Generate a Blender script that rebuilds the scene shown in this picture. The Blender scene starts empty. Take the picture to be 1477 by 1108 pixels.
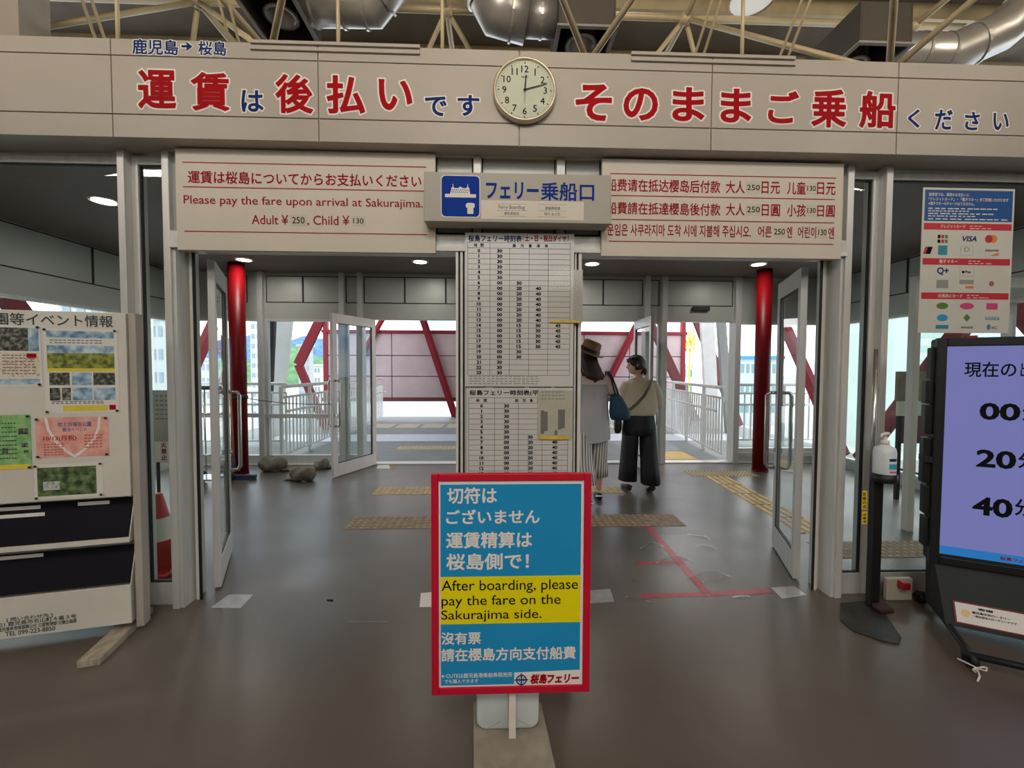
import bpy, bmesh, math, random
from math import sin, cos, pi, radians, sqrt, atan2
from mathutils import Vector, Matrix

random.seed(7)
SC = bpy.context.scene
COL = SC.collection

# ------------------------------------------------------------------ camera
FPX, CX, CY = 610.0, 738.5, 554.0          # focal length and centre of the 1477x1108 frame
CAM = Vector((0.0, -2.47, 1.40))
ROT = (Matrix.Rotation(radians(-2.06), 3, 'Z') @ Matrix.Rotation(radians(90 - 2.06), 3, 'X')
       @ Matrix.Rotation(radians(0.2), 3, 'Z'))
cd = bpy.data.cameras.new('camera')
cam = bpy.data.objects.new('camera', cd)
COL.objects.link(cam)
cam.matrix_world = Matrix.Translation(CAM) @ ROT.to_4x4()
cd.sensor_width = 36.0
cd.sensor_fit = 'HORIZONTAL'
cd.lens = FPX / 1477.0 * 36.0
cd.clip_start = 0.02
cd.clip_end = 2000
SC.camera = cam

# ------------------------------------------------------------------ exposure, sky, sun, lamps
SC.view_settings.view_transform = 'Standard'
SC.view_settings.look = 'None'
SC.view_settings.exposure = 0.0
SC.view_settings.gamma = 1.0
SC.view_settings.use_curve_mapping = False

W = bpy.data.worlds.new('sky')
SC.world = W
W.use_nodes = True
nt = W.node_tree
nt.nodes.clear()
wo = nt.nodes.new('ShaderNodeOutputWorld')
bg = nt.nodes.new('ShaderNodeBackground')
tc = nt.nodes.new('ShaderNodeTexCoord')
nz = nt.nodes.new('ShaderNodeTexNoise')
nz.inputs['Scale'].default_value = 3.2
nz.inputs['Detail'].default_value = 6
mp = nt.nodes.new('ShaderNodeMapping')
mp.inputs['Scale'].default_value = (1, 1, 2.6)
rp = nt.nodes.new('ShaderNodeValToRGB')
rp.color_ramp.elements[0].position = 0.36
rp.color_ramp.elements[0].color = (0.30, 0.62, 1.0, 1)
rp.color_ramp.elements[1].position = 0.52
rp.color_ramp.elements[1].color = (1, 1, 1, 1)
nt.links.new(tc.outputs['Generated'], mp.inputs['Vector'])
nt.links.new(mp.outputs[0], nz.inputs['Vector'])
nt.links.new(nz.outputs['Fac'], rp.inputs[0])
nt.links.new(rp.outputs[0], bg.inputs[0])
bg.inputs[1].default_value = 3.2
nt.links.new(bg.outputs[0], wo.inputs[0])


def lamp(name, kind, loc, energy, color=(1, 1, 1), size=1.0, size_y=None, aim=(0, 0, -1), label=None):
    l = bpy.data.lights.new(name, kind)
    l.energy = energy
    l.color = color
    if kind == 'AREA':
        l.size = size
        if size_y:
            l.shape = 'RECTANGLE'
            l.size_y = size_y
    if kind == 'SUN':
        l.angle = radians(size)
    o = bpy.data.objects.new(name, l)
    COL.objects.link(o)
    o.location = loc
    o.rotation_euler = Vector(aim).to_track_quat('-Z', 'Y').to_euler()
    return o


lamp('sun', 'SUN', (0, 0, 30), 1.1, (1, .96, .9), 1.0, aim=(-.35, -.25, -1))
# ceiling lighting of the hall behind the photographer, with added fill for the roof
for lx in (-4.2, 0.0, 4.2):
    lamp('hall_ceiling_light', 'AREA', (lx, -4.3, 4.1), 60, (1, .95, .89), 1.6, 1.0, aim=(0, .45, -1))
    lamp('roof_fill_light', 'AREA', (lx, -3.2, 3.95), 115, (1, .89, .74), 1.4, .6, aim=(0, .62, 1))  # no fixture here: unseen fill aimed up to brighten the roof deck
lamp('hall_ceiling_light', 'AREA', (0, -7.5, 3.8), 90, (1, .95, .88), 6.0, 1.2, aim=(0, .7, -.7))


# ------------------------------------------------------------------ pixel helpers (points on real planes)
def ray(x, y):
    return ROT @ Vector(((x - CX) / FPX, -(y - CY) / FPX, -1.0))


def P(x, y, Y=0.0):
    d = ray(x, y)
    return CAM + d * ((Y - CAM.y) / d.y)


def F(x, y, Z=0.0):
    d = ray(x, y)
    return CAM + d * ((Z - CAM.z) / d.z)


class Plane:
    """A flat frame in the place: origin o, u to the right, v up, n out of the face."""
    def __init__(s, o, u, v):
        s.o, s.u, s.v = Vector(o), Vector(u).normalized(), Vector(v).normalized()
        s.n = s.u.cross(s.v)

    def at(s, u, v, n=0.0):
        return s.o + s.u * u + s.v * v + s.n * n

    def uv(s, x, y):
        d = ray(x, y)
        p = CAM + d * ((s.o - CAM).dot(s.n) / d.dot(s.n)) - s.o
        return p.dot(s.u), p.dot(s.v)


def facade(Y):
    return Plane((0, Y, 0), (1, 0, 0), (0, 0, 1))


# ------------------------------------------------------------------ mesh builder
class MB:
    def __init__(s):
        s.V, s.Fc = [], []

    def add(s, vs, fs):
        b = len(s.V)
        s.V += [Vector(v) for v in vs]
        s.Fc += [tuple(b + i for i in f) for f in fs]
        return s

    def box(s, x0, x1, y0, y1, z0, z1):
        vs = [(x, y, z) for z in (z0, z1) for y in (y0, y1) for x in (x0, x1)]
        return s.add(vs, [(0, 2, 3, 1), (4, 5, 7, 6), (0, 1, 5, 4), (2, 6, 7, 3), (0, 4, 6, 2), (1, 3, 7, 5)])

    def pbox(s, pl, u0, u1, v0, v1, n0, n1):
        vs = [pl.at(u, v, n) for n in (n0, n1) for v in (v0, v1) for u in (u0, u1)]
        return s.add(vs, [(0, 2, 3, 1), (4, 5, 7, 6), (0, 1, 5, 4), (2, 6, 7, 3), (0, 4, 6, 2), (1, 3, 7, 5)])

    def quad(s, pl, u0, u1, v0, v1, n):
        return s.add([pl.at(u0, v0, n), pl.at(u1, v0, n), pl.at(u1, v1, n), pl.at(u0, v1, n)], [(0, 1, 2, 3)])

    def poly(s, pl, pts, n0, n1=None):
        k = len(pts)
        if n1 is None:
            return s.add([pl.at(u, v, n0) for u, v in pts], [tuple(range(k))])
        vs = [pl.at(u, v, n0) for u, v in pts] + [pl.at(u, v, n1) for u, v in pts]
        fs = [tuple(reversed(range(k))), tuple(range(k, 2 * k))]
        fs += [(i, (i + 1) % k, k + (i + 1) % k, k + i) for i in range(k)]
        return s.add(vs, fs)

    def frame(s, pl, u0, u1, v0, v1, w, n0, n1, wb=None, wt=None):
        wb = w if wb is None else wb
        wt = w if wt is None else wt
        s.pbox(pl, u0, u0 + w, v0, v1, n0, n1)
        s.pbox(pl, u1 - w, u1, v0, v1, n0, n1)
        s.pbox(pl, u0 + w, u1 - w, v0, v0 + wb, n0, n1)
        s.pbox(pl, u0 + w, u1 - w, v1 - wt, v1, n0, n1)
        return s

    def tube(s, pts, r, seg=10, caps=True):
        pts = [Vector(p) for p in pts]
        n = len(pts)
        rs = r if isinstance(r, (list, tuple)) else [r] * n
        t0 = (pts[1] - pts[0]).normalized()
        a = Vector((0, 0, 1)) if abs(t0.z) < .9 else Vector((1, 0, 0))
        nrm = t0.cross(a).normalized()
        rings = []
        for i in range(n):
            if i == 0:
                t = (pts[1] - pts[0])
            elif i == n - 1:
                t = (pts[-1] - pts[-2])
            else:
                t = (pts[i + 1] - pts[i]).normalized() + (pts[i] - pts[i - 1]).normalized()
            t.normalize()
            nrm = (nrm - t * nrm.dot(t)).normalized()
            b = t.cross(nrm)
            rings.append([pts[i] + (nrm * cos(2 * pi * k / seg) + b * sin(2 * pi * k / seg)) * rs[i] for k in range(seg)])
        return s.loft(rings, caps)

    def loft(s, rings, caps=True, closed=True):
        k = len(rings[0])
        vs = [p for r in rings for p in r]
        fs = []
        for i in range(len(rings) - 1):
            for j in range(k if closed else k - 1):
                j2 = (j + 1) % k
                fs.append((i * k + j, i * k + j2, (i + 1) * k + j2, (i + 1) * k + j))
        if caps:
            fs.append(tuple(reversed(range(k))))
            fs.append(tuple((len(rings) - 1) * k + j for j in range(k)))
        return s.add(vs, fs)

    def lathe(s, prof, c, seg=24, axis='Z', caps=True):
        c = Vector(c)
        rings = []
        for r, h in prof:
            ring = []
            for j in range(seg):
                a = 2 * pi * j / seg
                if axis == 'Z':
                    ring.append(c + Vector((r * cos(a), r * sin(a), h)))
                elif axis == 'Y':
                    ring.append(c + Vector((r * cos(a), -h, r * sin(a))))
                else:
                    ring.append(c + Vector((h, r * cos(a), r * sin(a))))
            rings.append(ring)
        return s.loft(rings, caps)

    def ell(s, c, rx, ry, rz, seg=14, rows=8, rot=None):
        rings = []
        for i in range(rows + 1):
            t = -pi / 2 + pi * i / rows
            rr = max(cos(t), .02)
            ring = []
            for j in range(seg):
                a = 2 * pi * j / seg
                p = Vector((rx * rr * cos(a), ry * rr * sin(a), rz * sin(t)))
                if rot:
                    p = rot @ p
                ring.append(Vector(c) + p)
            rings.append(ring)
        return s.loft(rings)

    def mesh(s, name):
        me = bpy.data.meshes.new(name)
        me.from_pydata([tuple(v) for v in s.V], [], s.Fc)
        me.validate()
        bm = bmesh.new()
        bm.from_mesh(me)
        bmesh.ops.recalc_face_normals(bm, faces=bm.faces)
        bm.to_mesh(me)
        bm.free()
        return me


def obj(name, mb, mat, parent=None, smooth=False, bevel=0, sub=0):
    me = mb.mesh(name) if isinstance(mb, MB) else mb
    me.materials.append(mat)
    if smooth:
        for p in me.polygons:
            p.use_smooth = True
    o = bpy.data.objects.new(name, me)
    COL.objects.link(o)
    if bevel:
        b = o.modifiers.new('bevel', 'BEVEL')
        b.width = bevel
        b.segments = 2
        b.limit_method = 'ANGLE'
        b.angle_limit = radians(40)
    if sub:
        b = o.modifiers.new('smooth', 'SUBSURF')
        b.levels = sub
        b.render_levels = sub
    if parent is not None:
        o.parent = parent
        o.matrix_parent_inverse = parent_inv(parent)
    return o


def world_of(p):
    m = Matrix.Translation(p.location)
    if p.parent is not None:
        m = world_of(p.parent) @ p.matrix_parent_inverse @ m
    return m


def parent_inv(p):
    return world_of(p).inverted()


def tag(o, label, cat, group=None, kind=None):
    o['label'] = label
    o['category'] = cat
    if group:
        o['group'] = group
    if kind:
        o['kind'] = kind
    return o


def thing(name, label, cat, loc=(0, 0, 0), group=None, kind=None):
    o = bpy.data.objects.new(name, None)
    COL.objects.link(o)
    o.location = loc
    o.empty_display_size = .1
    return tag(o, label, cat, group, kind)


def struct(name, mb, mat, label, cat, **k):
    return tag(obj(name, mb, mat, **k), label, cat, kind='structure')


def dup(root, delta, label=None):
    c = root.copy()
    COL.objects.link(c)
    c.location = root.location + Vector(delta)
    if label:
        c['label'] = label
    for ch in list(root.children):
        d = ch.copy()
        COL.objects.link(d)
        d.parent = c
        d.matrix_parent_inverse = ch.matrix_parent_inverse
        for g in list(ch.children):
            e = g.copy()
            COL.objects.link(e)
            e.parent = d
            e.matrix_parent_inverse = g.matrix_parent_inverse
    return c


# ------------------------------------------------------------------ materials
def lin(c):
    return tuple((x / 12.92 if x <= .04045 else ((x + .055) / 1.055) ** 2.4) for x in (v / 255 for v in c))


MATS = {}


def mat(name, rgb, rough=.55, metal=0.0, var=.06, scale=6.0, bump=0.0, bscale=60.0, spec=.5, emit=0, stretch=None, coat=0):
    if name in MATS:
        return MATS[name]
    m = bpy.data.materials.new(name)
    m.use_nodes = True
    t = m.node_tree
    b = t.nodes['Principled BSDF']
    c = lin(rgb)
    b.inputs['Roughness'].default_value = rough
    b.inputs['Metallic'].default_value = metal
    b.inputs['Specular IOR Level'].default_value = spec
    if coat:
        b.inputs['Coat Weight'].default_value = coat
    co = t.nodes.new('ShaderNodeTexCoord')
    src = co.outputs['Object']
    if stretch:
        mpn = t.nodes.new('ShaderNodeMapping')
        mpn.inputs['Scale'].default_value = stretch
        t.links.new(src, mpn.inputs[0])
        src = mpn.outputs[0]
    if var:
        n = t.nodes.new('ShaderNodeTexNoise')
        n.inputs['Scale'].default_value = scale
        n.inputs['Detail'].default_value = 5
        t.links.new(src, n.inputs['Vector'])
        r = t.nodes.new('ShaderNodeValToRGB')
        r.color_ramp.elements[0].position = .3
        r.color_ramp.elements[1].position = .7
        r.color_ramp.elements[0].color = tuple(x * (1 - var) for x in c) + (1,)
        r.color_ramp.elements[1].color = tuple(min(1, x * (1 + var)) for x in c) + (1,)
        t.links.new(n.outputs['Fac'], r.inputs[0])
        t.links.new(r.outputs[0], b.inputs['Base Color'])
    else:
        b.inputs['Base Color'].default_value = c + (1,)
    if bump:
        n2 = t.nodes.new('ShaderNodeTexNoise')
        n2.inputs['Scale'].default_value = bscale
        n2.inputs['Detail'].default_value = 4
        t.links.new(src, n2.inputs['Vector'])
        bp = t.nodes.new('ShaderNodeBump')
        bp.inputs['Strength'].default_value = bump
        bp.inputs['Distance'].default_value = .01
        t.links.new(n2.outputs['Fac'], bp.inputs['Height'])
        t.links.new(bp.outputs[0], b.inputs['Normal'])
    if emit:
        b.inputs['Emission Color'].default_value = c + (1,)
        b.inputs['Emission Strength'].default_value = emit
    MATS[name] = m
    return m


def glass_mat(name, tint=(.93, .96, .95), ior=1.45, rough=0.0):
    m = bpy.data.materials.new(name)
    m.use_nodes = True
    t = m.node_tree
    t.nodes.clear()
    o = t.nodes.new('ShaderNodeOutputMaterial')
    mx = t.nodes.new('ShaderNodeMixShader')
    fr = t.nodes.new('ShaderNodeFresnel')
    fr.inputs[0].default_value = ior
    a = t.nodes.new('ShaderNodeBsdfTransparent')
    a.inputs[0].default_value = tint + (1,)
    g = t.nodes.new('ShaderNodeBsdfGlossy')
    g.inputs['Roughness'].default_value = rough
    ge = t.nodes.new('ShaderNodeNewGeometry')      # the inner side of a pane's faces does not mirror
    mm = t.nodes.new('ShaderNodeMath')
    mm.operation = 'MULTIPLY_ADD'
    mm.inputs[1].default_value = -1.0
    mm.inputs[2].default_value = 1.0
    m2 = t.nodes.new('ShaderNodeMath')
    m2.operation = 'MULTIPLY'
    t.links.new(ge.outputs['Backfacing'], mm.inputs[0])
    t.links.new(mm.outputs[0], m2.inputs[0])
    t.links.new(fr.outputs[0], m2.inputs[1])
    t.links.new(m2.outputs[0], mx.inputs[0])
    t.links.new(a.outputs[0], mx.inputs[1])
    t.links.new(g.outputs[0], mx.inputs[2])
    t.links.new(mx.outputs[0], o.inputs[0])
    return m


GLASS = glass_mat('window glass')
FILM = glass_mat('clear film', (.97, .97, .96), 1.45, .10)
GLASS_JUG = glass_mat('thin clear plastic', (.80, .86, .86), 1.4, .2)

ALU = mat('brushed aluminium', (200, 200, 196), .42, .2, .08, 3, .05, 40, stretch=(8, 8, .6))
ALU_D = mat('grey aluminium profile', (150, 150, 146), .5, .3, .1, 3, stretch=(8, 8, .6))  # darker grey than the brushed aluminium
ALU_W = mat('pale anodised strip', (214, 212, 204), .5, .1, .04)
BLACK = mat('black rubber', (14, 14, 15), .6, 0, .1)
HEAD = mat('header sheet', (166, 158, 148), .5, .1, .05, 2.2)
CREAM = mat('cream sign board', (208, 200, 186), .6, 0, .03, 3, spec=.25)
GREYP = mat('grey sign board', (168, 163, 151), .5, 0, .03, 3)
PANEL = mat('grey wall panel', (176, 178, 172), .4, .1, .04, 2)
WHITE = mat('white print', (228, 224, 218), 0.6, 0, .02, spec=.12)
PAPER = mat('paper', (214, 212, 205), .6, 0, .03, 8)
RED = mat('red print', (158, 6, 18), 0.65, 0, .03, spec=.12)
RED2 = mat('darker red print', (150, 14, 30), 0.65, 0, .03, spec=.12)
NAVY = mat('navy print', (12, 46, 104), 0.65, 0, .03, spec=.12)
BLUE = mat('blue sign', (6, 54, 150), 0.6, 0, .03, spec=.12)
SKYB = mat('sky blue sign', (34, 142, 196), 0.55, 0, .03, spec=.12)
YEL = mat('yellow sign', (230, 216, 14), 0.6, 0, .03, spec=.12)
INK = mat('black print', (16, 16, 18), 0.7, 0, .05, spec=.12)
INK_G = mat('grey print', (118, 116, 112), .6, 0, .05)
CRIM = mat('crimson frame', (192, 18, 48), .45, 0, .04, spec=.25)
COLR = mat('red column paint', (104, 4, 11), .42, 0, .06, 2, spec=.22)
STEELR = mat('red steel paint', (140, 36, 46), .5, 0, .08, 3, spec=.3)
RUSTY = mat('dark red brown beam', (110, 50, 48), .5, 0, .08)
GALV = mat('galvanised duct', (176, 172, 164), .34, .65, .12, 5, .08, 14)
DUCTB = mat('dark duct box', (78, 70, 62), .55, .3, .1, 4)
TRUSS = mat('cream truss paint', (188, 170, 132), .45, .1, .12, 5)
DECK = mat('roof deck', (104, 92, 76), .8, 0, .2, 3)
RAILW = mat('white rail paint', (226, 224, 220), .4, 0, .05)
STEEL = mat('stainless tube', (190, 188, 182), .22, .95, .04)
BLACKM = mat('black painted metal', (26, 27, 28), .45, .2, .1)
SLATE = mat('dark slate plastic', (34, 39, 39), .55, 0, .08, spec=.3)
CEILM = mat('vestibule soffit', (112, 100, 92), .6, 0, .06, 3)
SKIN = mat('skin', (206, 160, 136), .5, 0, .04)
LAMPM = mat('lamp diffuser', (255, 244, 222), .5, 0, 0, emit=9)
PINKP = mat('pinkish panel', (196, 172, 172), .6, 0, .08, 2.5)
CONC = mat('bridge deck', (120, 122, 118), .55, 0, .12, 2.4, .1, 30, stretch=(1, 3, 1))

# ------------------------------------------------------------------ lettering
_tc = {}


def _curve_mesh(s, res, fill):
    c = bpy.data.curves.new('t', 'FONT')
    c.body = s
    c.resolution_u = res
    c.fill_mode = fill
    o = bpy.data.objects.new('t', c)
    COL.objects.link(o)
    bpy.context.view_layer.update()
    me = bpy.data.meshes.new_from_object(o.evaluated_get(bpy.context.evaluated_depsgraph_get()))
    out = ([(v.co.x, v.co.y, 0.0) for v in me.vertices], [tuple(p.vertices) for p in me.polygons], [tuple(e.vertices) for e in me.edges])
    bpy.data.objects.remove(o)
    bpy.data.curves.remove(c)
    bpy.data.meshes.remove(me)
    return out


def glyphs(s, off=0.0, res=3):
    """Flat letter shapes; off thickens every stroke by that much on each side."""
    k = (s, round(off, 4), res)
    if k not in _tc:
        vs, fs, _ = _curve_mesh(s, res, 'FRONT')
        if off:
            ov, _, oe = _curve_mesh(s, res, 'NONE')
            vs, fs = list(vs), list(fs)
            for q, (i, j) in enumerate(oe):
                (x0, y0, _), (x1, y1, _) = ov[i], ov[j]
                z = 4e-6 * (1 + q % 97)          # each stroke edge lies a hair above the last
                L = math.hypot(x1 - x0, y1 - y0)
                if L < 1e-7:
                    continue
                dx, dy = (x1 - x0) / L * off, (y1 - y0) / L * off
                e = .75
                b = len(vs)
                vs += [(x0 - dx * e - dy, y0 - dy * e + dx, z), (x0 - dx * e + dy, y0 - dy * e - dx, z), (x1 + dx * e + dy, y1 + dy * e - dx, z), (x1 + dx * e - dy, y1 + dy * e + dx, z)]
                fs.append((b, b + 1, b + 2, b + 3))
        _tc[k] = (vs, fs)
    return _tc[k]


def bounds(vs):
    xs = [v[0] for v in vs]
    ys = [v[1] for v in vs]
    return min(xs), max(xs), min(ys), max(ys)


def text(mb, pl, s, u0, u1, v0, v1, n, off=0.0, grow=None, shear=0.0, res=3):
    """Fit the string's ink into the box (u0..u1, v0..v1) on the plane; grow = outline drawn with that stroke offset around the same letters."""
    vs, fs = glyphs(s, off, res)
    a0, a1, b0, b1 = bounds(vs)
    if grow is not None:
        vs, fs = glyphs(s, grow, res)
    su, sv = (u1 - u0) / max(a1 - a0, 1e-6), (v1 - v0) / max(b1 - b0, 1e-6)
    mb.add([pl.at(u0 + (x - a0) * su + (y - b0) * sv * shear, v0 + (y - b0) * sv, n + z) for x, y, z in vs], fs)


def text_c(mb, pl, s, uc, vc, h, n, off=0.0, wide=1.0, res=2):
    """Centre the string on (uc, vc) with ink height h."""
    vs, fs = glyphs(s, off, res)
    a0, a1, b0, b1 = bounds(vs)
    k = h / (b1 - b0)
    w = (a1 - a0) * k * wide
    mb.add([pl.at(uc - w / 2 + (x - a0) * k * wide, vc - h / 2 + (y - b0) * k, n + z) for x, y, z in vs], fs)


def textpx(mb, pl, s, x0, x1, yt, yb, n, off=0.0, grow=None, shear=0.0, xr=None, res=3):
    """Same with a pixel box of the photograph: left edge x0 with top yt and bottom yb, right edge x1 (at the height of the middle)."""
    ym = (yt + yb) / 2
    u0 = pl.uv(x0, ym)[0]
    u1 = pl.uv(x1, ym)[0]
    v1 = pl.uv(x0, yt)[1]
    v0 = pl.uv(x0, yb)[1]
    text(mb, pl, s, u0, u1, v0, v1, n, off, grow, shear, res)


def rectpx(pl, x0, y0, x1, y1):
    a, b, c, d = pl.uv(x0, y0), pl.uv(x1, y0), pl.uv(x0, y1), pl.uv(x1, y1)
    return (a[0] + c[0]) / 2, (b[0] + d[0]) / 2, (c[1] + d[1]) / 2, (a[1] + b[1]) / 2


def dashes(mb, pl, u0, u1, v, h, n, words=8, seed=1):
    """A line of print too small to read."""
    r = random.Random(seed)
    u = u0
    w = (u1 - u0) / words
    for i in range(words):
        l = w * r.uniform(.55, .9)
        mb.quad(pl, u, u + l, v, v + h, n)
        u += w

# ================================================================== SETTING
# floor (glossy coated concrete) -----------------------------------
def floor_material():
    m = bpy.data.materials.new('coated floor')
    m.use_nodes = True
    t = m.node_tree
    b = t.nodes['Principled BSDF']
    co = t.nodes.new('ShaderNodeTexCoord')
    n = t.nodes.new('ShaderNodeTexNoise')
    n.inputs['Scale'].default_value = 1.3
    n.inputs['Detail'].default_value = 8
    n.inputs['Roughness'].default_value = .5
    r = t.nodes.new('ShaderNodeValToRGB')
    r.color_ramp.elements[0].position = .15
    r.color_ramp.elements[1].position = .85
    r.color_ramp.elements[0].color = lin((84, 78, 71)) + (1,)
    r.color_ramp.elements[1].color = lin((116, 109, 101)) + (1,)
    t.links.new(co.outputs['Object'], n.inputs[0])
    t.links.new(n.outputs['Fac'], r.inputs[0])
    n4 = t.nodes.new('ShaderNodeTexNoise')         # brown trodden dirt in broad patches
    n4.inputs['Scale'].default_value = .55
    n4.inputs['Detail'].default_value = 4
    t.links.new(co.outputs['Object'], n4.inputs[0])
    r4 = t.nodes.new('ShaderNodeValToRGB')
    r4.color_ramp.elements[0].position = .42
    r4.color_ramp.elements[1].position = .68
    t.links.new(n4.outputs['Fac'], r4.inputs[0])
    mx = t.nodes.new('ShaderNodeMix')
    mx.data_type = 'RGBA'
    mx.inputs['B'].default_value = lin((84, 70, 58)) + (1,)
    md = t.nodes.new('ShaderNodeMath')
    md.operation = 'MULTIPLY'
    md.inputs[1].default_value = .75
    t.links.new(r4.outputs[0], md.inputs[0])
    t.links.new(md.outputs[0], mx.inputs['Factor'])
    t.links.new(r.outputs[0], mx.inputs['A'])
    t.links.new(mx.outputs['Result'], b.inputs['Base Color'])
    n2 = t.nodes.new('ShaderNodeTexNoise')
    n2.inputs['Scale'].default_value = 2.1
    n2.inputs['Detail'].default_value = 3
    t.links.new(co.outputs['Object'], n2.inputs[0])
    mr = t.nodes.new('ShaderNodeMapRange')
    mr.inputs[1].default_value = .1
    mr.inputs[2].default_value = .9
    mr.inputs[3].default_value = .25
    mr.inputs[4].default_value = .42
    t.links.new(n2.outputs['Fac'], mr.inputs[0])
    t.links.new(mr.outputs[0], b.inputs['Roughness'])
    bp = t.nodes.new('ShaderNodeBump')
    bp.inputs['Strength'].default_value = .05
    bp.inputs['Distance'].default_value = .004
    n3 = t.nodes.new('ShaderNodeTexNoise')
    n3.inputs['Scale'].default_value = 9
    n3.inputs['Detail'].default_value = 0
    t.links.new(co.outputs['Object'], n3.inputs[0])
    t.links.new(n3.outputs['Fac'], bp.inputs['Height'])
    t.links.new(bp.outputs[0], b.inputs['Normal'])
    b.inputs['Specular IOR Level'].default_value = .5
    return m


YI = 3.72          # inner wall of the vestibule
XL, XR = -4.55, 4.95   # side walls of the vestibule
ZC = 2.76          # vestibule ceiling
struct('floor', MB().box(-9, 9, -9, YI + .12, -.2, 0), floor_material(), 'dark brownish grey glossy floor of the hall and vestibule', 'floor')
HALLW = mat('hall wall', (150, 142, 132), .7, 0, .05)
struct('wall_back', MB().box(-9, 9, -9.2, -9, 0, 5), HALLW, 'plain hall wall behind the photographer', 'wall')
struct('wall_left', MB().box(-9.2, -9, -9, 0, 0, 5), HALLW, 'plain hall wall on the far left', 'wall')
struct('wall_right', MB().box(9, 9.2, -9, 0, 0, 5), HALLW, 'plain hall wall on the far right', 'wall')

# header band ------------------------------------------------------
YH = -.12
ph = facade(YH)
hz0 = ph.uv(738, 211)[1]
hz1 = ph.uv(738, 178)[1]
hz2 = ph.uv(738, 96)[1]
hz3 = ph.uv(738, 72)[1]
seams = [-9.0, ph.uv(161, 130)[0], ph.uv(459, 130)[0], ph.uv(749, 130)[0], ph.uv(1027, 130)[0], ph.uv(1295, 150)[0], 9.0]
hb = MB()
g = .0024
hb.box(-9, 9, YH + .012, .2, hz0 + .003, hz3 - .003)
for i in range(len(seams) - 1):
    for a, b in ((hz0, hz1), (hz1, hz2), (hz2, hz3)):
        hb.box(seams[i] + g, seams[i + 1] - g, YH, YH + .03, a + g, b - g)
header = struct('wall_front', hb, HEAD, 'grey sheet metal header band above the entrance doors with big red and blue lettering', 'wall', bevel=.002)
# ribs fixed along the upper edge
rb = MB()
for xa, xb, ya, yb in ((362, 606, 63, 66), (362, 606, 72, 75), (910, 1146, 81, 86), (910, 1146, 91, 94)):
    u0, u1 = ph.uv(xa, ya)[0], ph.uv(xb, ya)[0]
    v = ph.uv(484, 65)[1] if ya in (63, 81) else ph.uv(484, 74)[1]
    rb.pbox(ph, u0, u1, v - .008, v + .008, 0, .012)
obj('cover_strip', rb, HEAD, header)

big = MB()
small = MB()
outl = MB()
R_ = [('運', 199, 254.5, 100.5, 157), ('賃', 275.5, 331, 103.5, 160), ('後', 397, 452, 106.5, 163.5), ('払', 471, 527, 108.5, 164),
      ('い', 546, 595, 114, 159), ('そ', 830, 882.5, 120.5, 174), ('の', 899, 949, 126.5, 174), ('ま', 969.5, 1016.5, 125.5, 175),
      ('ま', 1039, 1084, 127.5, 177), ('ご', 1107.5, 1152, 130.5, 178), ('乗', 1170, 1221, 128, 183.5), ('船', 1239, 1291.5, 131, 185)]
B_ = [('は', 348.5, 380.5, 130, 161.5), ('で', 613, 644.5, 139, 167.5), ('す', 660, 691.5, 137, 167.5), ('く', 1309, 1326.5, 157.5, 184.5),
      ('だ', 1348, 1373.5, 158, 187.5), ('さ', 1391, 1412.5, 161, 188), ('い', 1432, 1454.5, 163, 188)]
for ch, x0, x1, yt, yb in R_:
    textpx(big, ph, ch, x0, x1, yt, yb, .0022, off=.028, res=4)
    textpx(outl, ph, ch, x0, x1, yt, yb, .0012, off=.028, grow=.066, res=4)
for ch, x0, x1, yt, yb in B_:
    textpx(small, ph, ch, x0, x1, yt, yb, .0022, off=.024, res=4)
    textpx(outl, ph, ch, x0, x1, yt, yb, .0012, off=.024, grow=.075, res=4)
for s, x0, x1, yt, yb in (('鹿児島', 191, 257.5, 56, 78.5), ('桜島', 286, 327, 59, 80)):
    textpx(small, ph, s, x0, x1, yt, yb, .0022, off=.02, res=4)
    textpx(outl, ph, s, x0, x1, yt, yb, .0012, off=.02, grow=.07, res=4)
ax0, av = ph.uv(262, 67)
ax1, _ = ph.uv(278, 67)
arrow = lambda mb, k, n: mb.poly(ph, [(ax0 - k, av - .006 - k), (ax1 - .03, av - .006 - k), (ax1 - .03, av - .024 - k), (ax1 + k, av), (ax1 - .03, av + .024 + k), (ax1 - .03, av + .006 + k), (ax0 - k, av + .006 + k)], n)
arrow(small, 0, .0022)
arrow(outl, .006, .0012)
obj('lettering', big, RED, header)['label'] = 'large red letters'
obj('lettering', small, NAVY, header)['label'] = 'dark blue letters'
obj('lettering_outline', outl, WHITE, header)['label'] = 'white edging around the letters'

# facade posts -----------------------------------------------------
f0 = facade(0)
ZT = f0.uv(600, 215)[1]           # underside of header at the post tops
xa = (f0.uv(166.8, 207)[0], f0.uv(177, 207)[0])
xb = (f0.uv(231.4, 208)[0], f0.uv(241.6, 208)[0])
xc = (f0.uv(1224.5, 231)[0], f0.uv(1234, 231)[0])
xd = (f0.uv(1280.4, 232)[0], f0.uv(1290, 232)[0])
for i, (a, b) in enumerate((xa, xb, xc, xd)):
    struct('trim_%d' % (i + 1), MB().box(a, b, 0, .16, 0, hz0 + .003), ALU,
           ['aluminium post beside the notice board, outermost on the left', 'aluminium post between the left sidelight and the left doorway',
            'aluminium post between the right doorway and the right sidelight', 'aluminium post behind the hand sanitizer stand'][i], 'post', bevel=.003)


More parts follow.
